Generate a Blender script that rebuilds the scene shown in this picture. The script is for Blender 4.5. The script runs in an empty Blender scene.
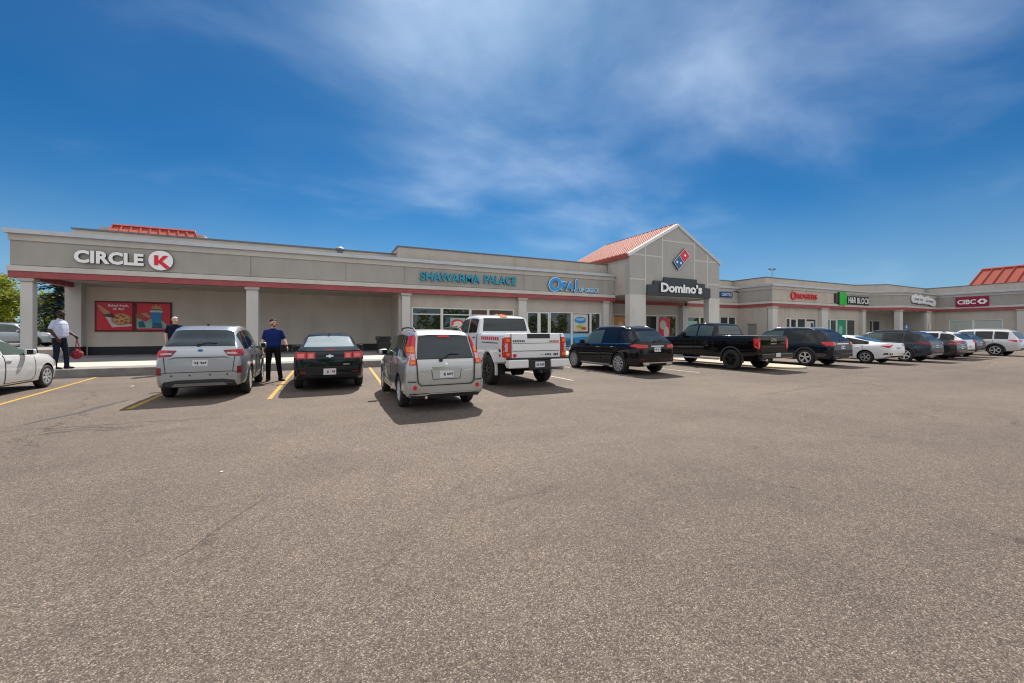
import bpy, bmesh, math, random
from mathutils import Vector, Matrix
from mathutils.bvhtree import BVHTree
import numpy as np
R = math.radians
rnd = random.Random(7)
SC = bpy.context.scene
COL = SC.collection
WM = {}          # world matrices of things, kept by hand

# ------------------------------------------------------------------ materials
def newmat(name):
    m = bpy.data.materials.new(name); m.use_nodes = True
    nt = m.node_tree
    return m, nt, nt.nodes['Principled BSDF']

def N(nt, t, **kw):
    n = nt.nodes.new(t)
    for k, v in kw.items():
        if k in ('loc',): continue
        if hasattr(n, k): setattr(n, k, v)
        else: n.inputs[k].default_value = v
    return n

def ramp(nt, stops, interp='LINEAR'):
    n = nt.nodes.new('ShaderNodeValToRGB'); cr = n.color_ramp; cr.interpolation = interp
    while len(cr.elements) < len(stops): cr.elements.new(0.5)
    for e, (p, c) in zip(cr.elements, stops):
        e.position = p; e.color = (*c, 1) if len(c) == 3 else c
    return n

def plain(name, col, rough=.5, metal=0., spec=.5, coat=0., var=0., scale=3., bump=0., bscale=60., emit=None, ior=None, coat_rough=.03):
    m, nt, p = newmat(name)
    p.inputs['Base Color'].default_value = (*col, 1)
    p.inputs['Roughness'].default_value = rough
    p.inputs['Metallic'].default_value = metal
    p.inputs['Specular IOR Level'].default_value = spec
    if ior: p.inputs['IOR'].default_value = ior
    if coat:
        p.inputs['Coat Weight'].default_value = coat
        p.inputs['Coat Roughness'].default_value = coat_rough
    tc = None
    if var or bump: tc = N(nt, 'ShaderNodeTexCoord')
    if var:
        n = N(nt, 'ShaderNodeTexNoise'); n.inputs['Scale'].default_value = scale; n.inputs['Detail'].default_value = 6
        n.inputs['Roughness'].default_value = .65
        nt.links.new(tc.outputs['Object'], n.inputs['Vector'])
        r = ramp(nt, [(.25, tuple(c*(1-var) for c in col)), (.75, tuple(min(1, c*(1+var)) for c in col))])
        nt.links.new(n.outputs['Fac'], r.inputs['Fac']); nt.links.new(r.outputs['Color'], p.inputs['Base Color'])
        mr = N(nt, 'ShaderNodeMapRange'); mr.inputs['To Min'].default_value = max(0, rough-.12*var*3); mr.inputs['To Max'].default_value = min(1, rough+.12*var*3)
        nt.links.new(n.outputs['Fac'], mr.inputs['Value']); nt.links.new(mr.outputs['Result'], p.inputs['Roughness'])
    if bump:
        n2 = N(nt, 'ShaderNodeTexNoise'); n2.inputs['Scale'].default_value = bscale; n2.inputs['Detail'].default_value = 4
        nt.links.new(tc.outputs['Object'], n2.inputs['Vector'])
        b = N(nt, 'ShaderNodeBump'); b.inputs['Strength'].default_value = bump; b.inputs['Distance'].default_value = .01
        nt.links.new(n2.outputs['Fac'], b.inputs['Height']); nt.links.new(b.outputs['Normal'], p.inputs['Normal'])
    return m

def stucco(name, col, streak=.13):
    """painted stucco: mottled, rain streaks running down, fine grain"""
    m, nt, p = newmat(name); L = nt.links.new
    tc = N(nt, 'ShaderNodeTexCoord')
    mp = N(nt, 'ShaderNodeMapping'); mp.inputs['Scale'].default_value = (1.1, 1.1, .22)
    L(tc.outputs['Object'], mp.inputs['Vector'])
    n1 = N(nt, 'ShaderNodeTexNoise'); n1.inputs['Scale'].default_value = 1.3; n1.inputs['Detail'].default_value = 7; n1.inputs['Roughness'].default_value = .6
    L(mp.outputs['Vector'], n1.inputs['Vector'])
    n2 = N(nt, 'ShaderNodeTexNoise'); n2.inputs['Scale'].default_value = .55; n2.inputs['Detail'].default_value = 8
    L(tc.outputs['Object'], n2.inputs['Vector'])
    a = N(nt, 'ShaderNodeMath', operation='ADD'); L(n1.outputs['Fac'], a.inputs[0]); L(n2.outputs['Fac'], a.inputs[1])
    r = ramp(nt, [(.36, tuple(c*(1-streak) for c in col)), (.5, col), (.64, tuple(min(1, c*(1+streak*.6)) for c in col))])
    h = N(nt, 'ShaderNodeMath', operation='MULTIPLY'); h.inputs[1].default_value = .5
    L(a.outputs[0], h.inputs[0]); L(h.outputs[0], r.inputs['Fac']); L(r.outputs['Color'], p.inputs['Base Color'])
    p.inputs['Roughness'].default_value = .88; p.inputs['Specular IOR Level'].default_value = .25
    n3 = N(nt, 'ShaderNodeTexNoise'); n3.inputs['Scale'].default_value = 45; n3.inputs['Detail'].default_value = 3
    L(tc.outputs['Object'], n3.inputs['Vector'])
    b = N(nt, 'ShaderNodeBump'); b.inputs['Strength'].default_value = .35; b.inputs['Distance'].default_value = .01
    L(n3.outputs['Fac'], b.inputs['Height']); L(b.outputs['Normal'], p.inputs['Normal'])
    return m

def paint(name, col, metal=.0, rough=.32, dust=.4):
    m, nt, p = newmat(name); L = nt.links.new
    p.inputs['Base Color'].default_value = (*col, 1); p.inputs['Metallic'].default_value = metal
    p.inputs['Roughness'].default_value = rough
    p.inputs['Coat Weight'].default_value = 1.0; p.inputs['Coat Roughness'].default_value = .04
    if sum(col) < .3: p.inputs['Specular IOR Level'].default_value = 0; p.inputs['Coat Weight'].default_value = .8
    tc = N(nt, 'ShaderNodeTexCoord')
    # road dust gathering low on the body
    sx = N(nt, 'ShaderNodeSeparateXYZ'); L(tc.outputs['Object'], sx.inputs['Vector'])
    n = N(nt, 'ShaderNodeTexNoise'); n.inputs['Scale'].default_value = 2.5; n.inputs['Detail'].default_value = 6
    L(tc.outputs['Object'], n.inputs['Vector'])
    mr = N(nt, 'ShaderNodeMapRange'); mr.inputs['From Min'].default_value = .25; mr.inputs['From Max'].default_value = .85
    mr.inputs['To Min'].default_value = dust; mr.inputs['To Max'].default_value = .0
    L(sx.outputs['Z'], mr.inputs['Value'])
    mu = N(nt, 'ShaderNodeMath', operation='MULTIPLY'); L(mr.outputs['Result'], mu.inputs[0]); L(n.outputs['Fac'], mu.inputs[1])
    mx = N(nt, 'ShaderNodeMix', data_type='RGBA'); mx.inputs[6].default_value = (*col, 1); mx.inputs[7].default_value = (.16, .14, .12, 1)
    L(mu.outputs[0], mx.inputs[0]); L(mx.outputs[2], p.inputs['Base Color'])
    r2 = N(nt, 'ShaderNodeMath', operation='MULTIPLY_ADD'); r2.inputs[1].default_value = .5; r2.inputs[2].default_value = .02
    L(mu.outputs[0], r2.inputs[0]); L(r2.outputs[0], p.inputs['Coat Roughness'])
    return m

M = {}
M['stucco'] = stucco('stucco_beige', (.50, .45, .39))
M['stucco_brightened'] = stucco('stucco_brightened_beige', (.68, .61, .53), .10)  # same beige stucco, colour lightened to offset the shade under the canopy
M['stucco_dark'] = stucco('stucco_grey_band', (.375, .355, .325))
M['stucco_light'] = stucco('stucco_pale_band', (.50, .47, .42), .1)
M['stucco_portal'] = stucco('stucco_portal_grey', (.43, .415, .39), .09)
M['stucco_portal_dark'] = stucco('stucco_portal_grey_low', (.29, .29, .285), .09)
M['column'] = stucco('column_stucco', (.60, .58, .55), .1)
M['ledge'] = stucco('ledge_pale_paint', (.58, .555, .52), .12)
M['column_cap'] = stucco('column_cap_stucco', (.44, .41, .36), .1)
M['baseboard'] = plain('black_base_paint', (.018, .018, .02), .6, var=.3, scale=4)
M['soffit'] = plain('soffit_boards', (.62, .58, .52), .8, var=.12)
M['red_trim'] = plain('red_metal_trim', (.34, .070, .074), .55, var=.22, scale=1.5)
M['gable_roof'] = plain('red_gable_roof', (.30, .050, .036), .75, spec=.15, var=.16, scale=.7)
M['red_roof'] = plain('red_standing_seam', (.36, .080, .058), .7, spec=.2, metal=0., var=.14, scale=.7)
M['red_rib'] = plain('red_roof_rib', (.40, .075, .055), .34, var=.1)
M['highlight_rib'] = plain('highlight_roof_rib', (.52, .20, .155), .6, var=.1)  # sunlit highlight on the seams put into a paler rib colour
M['flash'] = plain('cap_flashing_metal', (.50, .53, .57), .42, metal=.2, var=.12, scale=1.2)
M['flash_dark'] = plain('parapet_coping_metal', (.15, .16, .17), .5, metal=.3, var=.15)
M['membrane'] = plain('roof_membrane', (.20, .20, .20), .9, var=.2, scale=.5)
M['white_frame'] = plain('white_frame', (.72, .72, .70), .4, var=.06)
M['line_joint'] = plain('pale_joint_strip', (.58, .58, .57), .7)
M['joint'] = plain('control_joint', (.14, .14, .14), .8)
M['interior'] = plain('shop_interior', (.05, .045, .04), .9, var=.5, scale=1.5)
M['grey_door'] = plain('grey_steel_door', (.27, .26, .245), .55, var=.08)
M['black'] = plain('black_plastic', (.014, .014, .015), .5)
M['black_gloss'] = plain('gloss_black', (.01, .01, .011), .12, coat=.6)
M['dark_trim'] = plain('dark_grey_trim', (.035, .035, .037), .6, var=.2, scale=8)
M['rubber'] = plain('tyre_rubber', (.022, .022, .022), .82, var=.25, scale=9)
M['underbody'] = plain('underbody_black', (.008, .008, .008), .9)
M['alloy'] = plain('alloy_silver', (.62, .63, .64), .35, metal=.4)
M['alloy_dark'] = plain('alloy_black', (.02, .02, .021), .3, metal=.4)
M['alloy_grey'] = plain('alloy_grey', (.40, .41, .42), .35, metal=.4)
M['hubcap'] = plain('hubcap_silver', (.50, .51, .53), .4, metal=.3)
M['chrome'] = plain('chrome', (.75, .76, .77), .12, metal=1.)
M['tail_red'] = plain('tail_lamp_red', (.62, .010, .014), .2, coat=.3)
M['tail_dark'] = plain('tail_lamp_dark_red', (.22, .006, .012), .2, coat=.3)
M['tail_clear'] = plain('tail_lamp_clear', (.55, .42, .42), .15, coat=.8)
M['tail_pink'] = plain('tail_lamp_pale_red', (.75, .22, .20), .2, coat=.3)
M['amber'] = plain('amber_lens', (.85, .22, .012), .2, coat=.3)
M['headlight'] = plain('headlight_lens', (.6, .62, .64), .1, coat=.8)
M['plate'] = plain('number_plate', (.66, .66, .68), .35, var=.05)
M['plate_ink'] = plain('number_plate_ink', (.35, .03, .04), .5)
M['plate_dark_ink'] = plain('number_plate_dark_ink', (.06, .07, .12), .5)
M['tree_trunk'] = plain('bark', (.09, .065, .045), .9, var=.4, scale=8, bump=.6, bscale=25)
M['concrete'] = plain('sidewalk_concrete', (.46, .42, .365), .85, var=.22, scale=1.4, bump=.25, bscale=80)
M['kerb'] = plain('kerb_concrete', (.21, .20, .19), .88, var=.35, scale=2.2, bump=.3, bscale=60)
M['island'] = plain('island_concrete', (.46, .38, .29), .85, var=.2, scale=2, bump=.25, bscale=70)
M['walk_asphalt'] = plain('walkway_asphalt', (.19, .185, .185), .9, var=.3, scale=1.6, bump=.3, bscale=90)
M['letter_white'] = plain('white_sign_face', (.90, .90, .90), .3)
M['letter_side'] = plain('dark_letter_return', (.04, .04, .045), .5)
M['circle_red'] = plain('sign_red', (.70, .012, .035), .3)
M['teal'] = plain('teal_sign_face', (.0, .34, .52), .35)
M['opa_blue'] = plain('bright_blue_sign_face', (.015, .32, .78), .3)
M['opa_pale'] = plain('pale_blue_sign_face', (.50, .74, .92), .3)
M['board_dark'] = plain('dark_sign_board', (.030, .042, .052), .5, var=.2, scale=2)
M['logo_blue'] = plain('logo_blue', (.0, .11, .30), .35)
M['navy_sign'] = plain('navy_sign', (.012, .05, .22), .35)
M['rogers_red'] = plain('bright_red_sign_face', (.70, .012, .012), .3)
M['green_sign'] = plain('green_sign_face', (.0, .50, .035), .35)
M['green_poster'] = plain('green_window_poster', (.0, .30, .14), .4)
M['bank_red'] = plain('burgundy_sign', (.30, .006, .055), .35)
M['shop_glass_pale'] = plain('shop_glass_sky_tint', (.44, .50, .46), .08, ior=1.7, var=.1, scale=.8)  # pale sky reflection painted into the pane colour
def glass(name, col=(.012, .014, .014), rough=.02, ior=1.75):
    return plain(name, col, rough, spec=.5, ior=ior)
M['shop_glass'] = glass('shop_glass', (.010, .014, .013), .015, 1.9)
M['car_glass'] = glass('car_glass_tinted', (.007, .009, .010), .02, 1.50)
M['car_glass_rear'] = plain('car_glass_rear', (.026, .040, .050), .03, ior=1.5, var=.25, scale=1.6)  # bluish sky reflection put into the base colour
M['car_glass_glare'] = plain('car_glass_glare', (.27, .31, .32), .12, ior=1.5, var=.12, scale=2)  # sun glare on the rear window painted as a pale base colour
M['car_glass_green'] = glass('car_glass_clear', (.060, .090, .084), .03, 1.52)

# ------------------------------------------------------------------ mesh helpers
def box(bm, x0, x1, y0, y1, z0, z1, mi=0, bev=0.):
    vs = [bm.verts.new(p) for p in ((x0,y0,z0),(x1,y0,z0),(x1,y1,z0),(x0,y1,z0),(x0,y0,z1),(x1,y0,z1),(x1,y1,z1),(x0,y1,z1))]
    fs = [bm.faces.new([vs[i] for i in q]) for q in ((0,3,2,1),(4,5,6,7),(0,1,5,4),(1,2,6,5),(2,3,7,6),(3,0,4,7))]
    for f in fs: f.material_index = mi
    if bev:
        es = list({e for f in fs for e in f.edges})
        r = bmesh.ops.bevel(bm, geom=es, offset=bev, segments=2, affect='EDGES', profile=.5)
        for f in r['faces']: f.material_index = mi
    return fs

def obox(bm, c, ax, ay, az, mi=0, bev=0.):
    """oriented box: centre and three half-axis vectors"""
    c, ax, ay, az = map(Vector, (c, ax, ay, az))
    sg = ((-1,-1,-1),(1,-1,-1),(1,1,-1),(-1,1,-1),(-1,-1,1),(1,-1,1),(1,1,1),(-1,1,1))
    vs = [bm.verts.new(c+ax*a+ay*b+az*d) for a,b,d in sg]
    fs = [bm.faces.new([vs[i] for i in q]) for q in ((0,3,2,1),(4,5,6,7),(0,1,5,4),(1,2,6,5),(2,3,7,6),(3,0,4,7))]
    for f in fs: f.material_index = mi
    if bev:
        es = list({e for f in fs for e in f.edges})
        bmesh.ops.bevel(bm, geom=es, offset=bev, segments=2, affect='EDGES', profile=.5)

def prism(bm, poly, d0, d1, fr, mi=0):
    """polygon [(u,v)] extruded between depths d0 and d1 in frame fr(u,v,d)->point"""
    a = [bm.verts.new(fr(u, v, d0)) for u, v in poly]; b = [bm.verts.new(fr(u, v, d1)) for u, v in poly]
    n = len(poly); fs = []
    fs.append(bm.faces.new(a)); fs.append(bm.faces.new(b[::-1]))
    for i in range(n):
        j = (i+1) % n
        fs.append(bm.faces.new((a[j], a[i], b[i], b[j])))
    for f in fs: f.material_index = mi
    return fs

def tube(bm, pts, radii, seg=10, mi=0, cap=True):
    pts = [Vector(p) for p in pts]; rings = []
    if not hasattr(radii, '__len__'): radii = [radii]*len(pts)
    up = Vector((0, 0, 1))
    for i, p in enumerate(pts):
        t = (pts[min(i+1, len(pts)-1)] - pts[max(i-1, 0)]).normalized()
        a = t.cross(up if abs(t.z) < .95 else Vector((1, 0, 0))).normalized(); b = t.cross(a).normalized()
        rings.append([bm.verts.new(p + (a*math.cos(k*2*math.pi/seg) + b*math.sin(k*2*math.pi/seg))*radii[i]) for k in range(seg)])
    for r0, r1 in zip(rings, rings[1:]):
        for k in range(seg):
            f = bm.faces.new((r0[k], r0[(k+1) % seg], r1[(k+1) % seg], r1[k])); f.material_index = mi; f.smooth = True
    if cap:
        for r in (rings[0], rings[-1]):
            f = bm.faces.new(r); f.material_index = mi

def obj(name, bm, mats, parent=None, local=False, smooth=None, recalc=True):
    """link a bmesh (or mesh) as ONE object; world coordinates unless local"""
    if isinstance(bm, bmesh.types.BMesh):
        if recalc: bmesh.ops.recalc_face_normals(bm, faces=bm.faces[:])
        me = bpy.data.meshes.new(name); bm.to_mesh(me); bm.free()
    else: me = bm
    if not isinstance(mats, (list, tuple)): mats = [mats]
    if not me.materials:
        for m in mats: me.materials.append(M[m] if isinstance(m, str) else m)
    if parent is not None and not local:
        w = WM.get(parent.name)
        if w is not None: me.transform(w.inverted())
    if smooth is not None:
        try: me.shade_auto_smooth
        except Exception: pass
        me.polygons.foreach_set('use_smooth', [True]*len(me.polygons))
        me.set_sharp_from_angle(angle=R(smooth))
    o = bpy.data.objects.new(name, me); COL.objects.link(o)
    if parent is not None:
        o.parent = parent; WM[o.name] = WM.get(parent.name, Matrix())
    else: WM[o.name] = Matrix()
    return o

def thing(name, label=None, cat=None, loc=(0, 0, 0), rotz=0., sc=1., group=None, kind=None, parent=None):
    o = bpy.data.objects.new(name, None); COL.objects.link(o)
    o.empty_display_size = .2
    mat = Matrix.Translation(loc) @ Matrix.Rotation(rotz, 4, 'Z') @ Matrix.Scale(sc, 4)
    o.location = loc; o.rotation_euler = (0, 0, rotz); o.scale = (sc, sc, sc)
    if parent is not None:
        o.parent = parent; WM[o.name] = WM[parent.name] @ mat
    else: WM[o.name] = mat
    tag(o, label, cat, group, kind)
    return o

def tag(o, label=None, cat=None, group=None, kind=None):
    if label: o['label'] = label
    if cat: o['category'] = cat
    if group: o['group'] = group
    if kind: o['kind'] = kind
    return o

def text_bm(s, w=None, h=None, depth=.05, bold=0., spacing=1., res=3, shear=0.):
    """text as a bmesh in the XZ plane facing -Y, its lower left corner at the origin, stretched to w by h"""
    cu = bpy.data.curves.new('lettering', 'FONT'); cu.body = s; cu.size = 1.; cu.resolution_u = res
    cu.offset = bold; cu.space_character = spacing; cu.extrude = .5; cu.shear = shear
    t = bpy.data.objects.new('lettering', cu); COL.objects.link(t)
    dg = bpy.context.evaluated_depsgraph_get(); dg.update()
    me = bpy.data.meshes.new_from_object(t.evaluated_get(dg))
    bpy.data.objects.remove(t); bpy.data.curves.remove(cu)
    co = np.empty(len(me.vertices)*3); me.vertices.foreach_get('co', co); co = co.reshape(-1, 3)
    mn, mx = co.min(0), co.max(0); sx = (w/(mx[0]-mn[0])) if w else 1.; sz = (h/(mx[1]-mn[1])) if h else sx
    if not w: sx = sz
    out = np.stack([(co[:, 0]-mn[0])*sx, -(co[:, 2]-mn[2])*depth/max(1e-6, mx[2]-mn[2]), (co[:, 1]-mn[1])*sz], 1)
    me.vertices.foreach_set('co', out.ravel())
    bm = bmesh.new(); bm.from_mesh(me); bpy.data.meshes.remove(me)
    for f in bm.faces: f.material_index = 0
    return bm

def side_mat(bm, front, mi_front=0, mi_side=1):
    bm.normal_update()
    fr = Vector(front)
    for f in bm.faces: f.material_index = mi_front if abs(f.normal.dot(fr)) > .7 else mi_side
# ------------------------------------------------------------------ camera, sun, sky
SUN_EL, SUN_AZ = 50., 22.        # degrees; azimuth from +Y towards +X
H_EYE, YAW = 1.5, 25.1
cd = bpy.data.cameras.new('camera'); cam = bpy.data.objects.new('camera', cd); COL.objects.link(cam)
cam.location = (0, 0, H_EYE); cam.rotation_euler = (R(90), 0, -R(YAW))
cd.sensor_width = 36; cd.lens = 36*400/1024; cd.shift_y = -9.5/1024; cd.clip_start = .1; cd.clip_end = 3000
SC.camera = cam
sl = bpy.data.lights.new('sun', 'SUN'); sl.energy = 4.3; sl.angle = R(.55); sl.color = (1, .93, .83)
sun = bpy.data.objects.new('sun', sl); COL.objects.link(sun)
sd = Vector((math.sin(R(SUN_AZ))*math.cos(R(SUN_EL)), math.cos(R(SUN_AZ))*math.cos(R(SUN_EL)), math.sin(R(SUN_EL))))
sun.rotation_euler = sd.to_track_quat('Z', 'Y').to_euler()
sun.location = (20, 60, 80)

w = bpy.data.worlds.new('World'); SC.world = w; w.use_nodes = True
nt = w.node_tree; L = nt.links.new
bg = nt.nodes['Background']; bg.inputs['Strength'].default_value = .15
sky = N(nt, 'ShaderNodeTexSky', sky_type='NISHITA'); sky.sun_disc = False
sky.sun_elevation = R(SUN_EL); sky.sun_rotation = R(SUN_AZ); sky.altitude = 1000; sky.air_density = 1.0; sky.dust_density = .6; sky.ozone_density = 2.5
tc = N(nt, 'ShaderNodeTexCoord')
nrm = N(nt, 'ShaderNodeVectorMath', operation='NORMALIZE'); L(tc.outputs['Generated'], nrm.inputs[0])
sx = N(nt, 'ShaderNodeSeparateXYZ'); L(nrm.outputs[0], sx.inputs[0])
# cloud sheet: directions projected on a plane overhead
zp = N(nt, 'ShaderNodeMath', operation='ADD'); zp.inputs[1].default_value = .22; L(sx.outputs['Z'], zp.inputs[0])
zm = N(nt, 'ShaderNodeMath', operation='MAXIMUM'); zm.inputs[1].default_value = .05; L(zp.outputs[0], zm.inputs[0])
dx = N(nt, 'ShaderNodeMath', operation='DIVIDE'); L(sx.outputs['X'], dx.inputs[0]); L(zm.outputs[0], dx.inputs[1])
dy = N(nt, 'ShaderNodeMath', operation='DIVIDE'); L(sx.outputs['Y'], dy.inputs[0]); L(zm.outputs[0], dy.inputs[1])
cx = N(nt, 'ShaderNodeCombineXYZ'); L(dx.outputs[0], cx.inputs[0]); L(dy.outputs[0], cx.inputs[1])
mp = N(nt, 'ShaderNodeMapping'); mp.inputs['Rotation'].default_value = (0, 0, R(-18)); mp.inputs['Scale'].default_value = (1.0, 1.35, 1); mp.inputs['Location'].default_value = (3.1, 1.7, 0)
L(cx.outputs[0], mp.inputs['Vector'])
n1 = N(nt, 'ShaderNodeTexNoise'); n1.inputs['Scale'].default_value = 1.35; n1.inputs['Detail'].default_value = 9; n1.inputs['Roughness'].default_value = .52; n1.inputs['Distortion'].default_value = .25
L(mp.outputs['Vector'], n1.inputs['Vector'])
n2 = N(nt, 'ShaderNodeTexNoise'); n2.inputs['Scale'].default_value = .45; n2.inputs['Detail'].default_value = 3
L(mp.outputs['Vector'], n2.inputs['Vector'])
# thicker cloud towards the sun
CD = Vector((.50, .66, .55)).normalized()
dt = N(nt, 'ShaderNodeVectorMath', operation='DOT_PRODUCT'); dt.inputs[1].default_value = CD; L(nrm.outputs[0], dt.inputs[0])
mr = N(nt, 'ShaderNodeMapRange', interpolation_type='SMOOTHSTEP'); mr.inputs['From Min'].default_value = .80; mr.inputs['From Max'].default_value = 1.0
mr.inputs['To Min'].default_value = -.055; mr.inputs['To Max'].default_value = .165
L(dt.outputs['Value'], mr.inputs['Value'])
a1 = N(nt, 'ShaderNodeMath', operation='ADD'); L(n1.outputs['Fac'], a1.inputs[0]); L(mr.outputs['Result'], a1.inputs[1])
# thin bright veil added round the sun, mostly above the picture, for glass reflections
dsn = N(nt, 'ShaderNodeVectorMath', operation='DOT_PRODUCT'); dsn.inputs[1].default_value = sd; L(nrm.outputs[0], dsn.inputs[0])
msn = N(nt, 'ShaderNodeMapRange', interpolation_type='SMOOTHSTEP'); msn.inputs['From Min'].default_value = .93; msn.inputs['From Max'].default_value = 1.0; msn.inputs['To Min'].default_value = 0; msn.inputs['To Max'].default_value = .10
L(dsn.outputs['Value'], msn.inputs['Value'])
as_ = N(nt, 'ShaderNodeMath', operation='ADD'); L(a1.outputs[0], as_.inputs[0]); L(msn.outputs['Result'], as_.inputs[1]); a1 = as_
# unseen broken cloud added behind the viewer to brighten the shaded shop fronts
FW = Vector((math.sin(R(YAW)), math.cos(R(YAW)), -.40))
db = N(nt, 'ShaderNodeVectorMath', operation='DOT_PRODUCT'); db.inputs[1].default_value = FW; L(nrm.outputs[0], db.inputs[0])
mb = N(nt, 'ShaderNodeMapRange', interpolation_type='SMOOTHSTEP'); mb.inputs['From Min'].default_value = .33; mb.inputs['From Max'].default_value = -.30
mb.inputs['To Min'].default_value = 0; mb.inputs['To Max'].default_value = .44
L(db.outputs['Value'], mb.inputs['Value'])
# and an unseen bank added right of the picture to brighten the car glass
dr_ = N(nt, 'ShaderNodeVectorMath', operation='DOT_PRODUCT'); dr_.inputs[1].default_value = Vector((.94, -.34, .1)).normalized(); L(nrm.outputs[0], dr_.inputs[0])
mr_ = N(nt, 'ShaderNodeMapRange', interpolation_type='SMOOTHSTEP'); mr_.inputs['From Min'].default_value = .87; mr_.inputs['From Max'].default_value = .955; mr_.inputs['To Min'].default_value = 0; mr_.inputs['To Max'].default_value = .44
L(dr_.outputs['Value'], mr_.inputs['Value'])
ar_ = N(nt, 'ShaderNodeMath', operation='ADD'); L(a1.outputs[0], ar_.inputs[0]); L(mr_.outputs['Result'], ar_.inputs[1]); a1 = ar_
a0 = N(nt, 'ShaderNodeMath', operation='ADD'); L(a1.outputs[0], a0.inputs[0]); L(mb.outputs['Result'], a0.inputs[1]); a1 = a0
a2 = N(nt, 'ShaderNodeMath', operation='MULTIPLY_ADD'); a2.inputs[1].default_value = .35; L(n2.outputs['Fac'], a2.inputs[0]); L(a1.outputs[0], a2.inputs[2])
cr = ramp(nt, [(.52, (0, 0, 0)), (.70, (.17, .17, .17)), (.88, (.52, .52, .52)), (1.0, (1, 1, 1))], 'B_SPLINE')
# clouds thin out towards the horizon
lo_ = N(nt, 'ShaderNodeMapRange', interpolation_type='SMOOTHSTEP'); lo_.inputs['From Min'].default_value = .27; lo_.inputs['From Max'].default_value = .57; lo_.inputs['To Min'].default_value = -.21; lo_.inputs['To Max'].default_value = .0
L(sx.outputs['Z'], lo_.inputs['Value'])
a3 = N(nt, 'ShaderNodeMath', operation='ADD'); L(a2.outputs[0], a3.inputs[0]); L(lo_.outputs['Result'], a3.inputs[1])
L(a3.outputs[0], cr.inputs['Fac'])
# the sky's own colour, a little more saturated, as the photograph's air
hs = N(nt, 'ShaderNodeHueSaturation'); hs.inputs['Saturation'].default_value = 1.32; hs.inputs['Value'].default_value = .30
L(sky.outputs['Color'], hs.inputs['Color'])
tint = N(nt, 'ShaderNodeMix', data_type='RGBA', blend_type='MULTIPLY'); tint.inputs[0].default_value = 1.; tint.inputs[7].default_value = (.34, .88, 1.04, 1)
L(hs.outputs['Color'], tint.inputs[6])
mx = N(nt, 'ShaderNodeMix', data_type='RGBA'); 
cm = N(nt, 'ShaderNodeMix', data_type='RGBA'); cm.inputs[6].default_value = (2.5, 3.15, 4.1, 1); cm.inputs[7].default_value = (4.7, 4.6, 4.45, 1)
mbn = N(nt, 'ShaderNodeMath', operation='MULTIPLY'); mbn.inputs[1].default_value = 1/.44; L(mb.outputs['Result'], mbn.inputs[0]); L(mbn.outputs[0], cm.inputs[0])
n3 = N(nt, 'ShaderNodeTexNoise'); n3.inputs['Scale'].default_value = 2.6; n3.inputs['Detail'].default_value = 6; n3.inputs['Distortion'].default_value = .5; L(mp.outputs['Vector'], n3.inputs['Vector'])
sh3 = ramp(nt, [(.32, (.55, .60, .68)), (.62, (1.12, 1.12, 1.12))]); L(n3.outputs['Fac'], sh3.inputs['Fac'])
cs = N(nt, 'ShaderNodeMix', data_type='RGBA', blend_type='MULTIPLY'); L(mbn.outputs[0], cs.inputs[0]); L(cm.outputs[2], cs.inputs[6]); L(sh3.outputs['Color'], cs.inputs[7]); L(cs.outputs[2], mx.inputs[7])
# pale haze low over the horizon
hz_ = N(nt, 'ShaderNodeMapRange', interpolation_type='SMOOTHSTEP'); hz_.inputs['From Min'].default_value = .30; hz_.inputs['From Max'].default_value = .02; hz_.inputs['To Min'].default_value = 0; hz_.inputs['To Max'].default_value = .62
L(sx.outputs['Z'], hz_.inputs['Value'])
hm_ = N(nt, 'ShaderNodeMix', data_type='RGBA'); hm_.inputs[7].default_value = (1.25, 1.85, 2.75, 1); L(hz_.outputs['Result'], hm_.inputs[0]); L(tint.outputs[2], hm_.inputs[6])
L(hm_.outputs[2], mx.inputs[6]); L(cr.outputs['Color'], mx.inputs[0]); L(mx.outputs[2], bg.inputs['Color'])

vs = SC.view_settings
vs.view_transform = 'Standard'; vs.look = 'None'; vs.exposure = .75; vs.gamma = 1.; vs.use_curve_mapping = False
SC.cycles.pixel_filter_type = 'BLACKMAN_HARRIS'; SC.cycles.filter_width = 1.15; SC.cycles.max_bounces = 8; SC.cycles.use_denoising = True; SC.cycles.diffuse_bounces = 5; SC.cycles.glossy_bounces = 3

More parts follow.
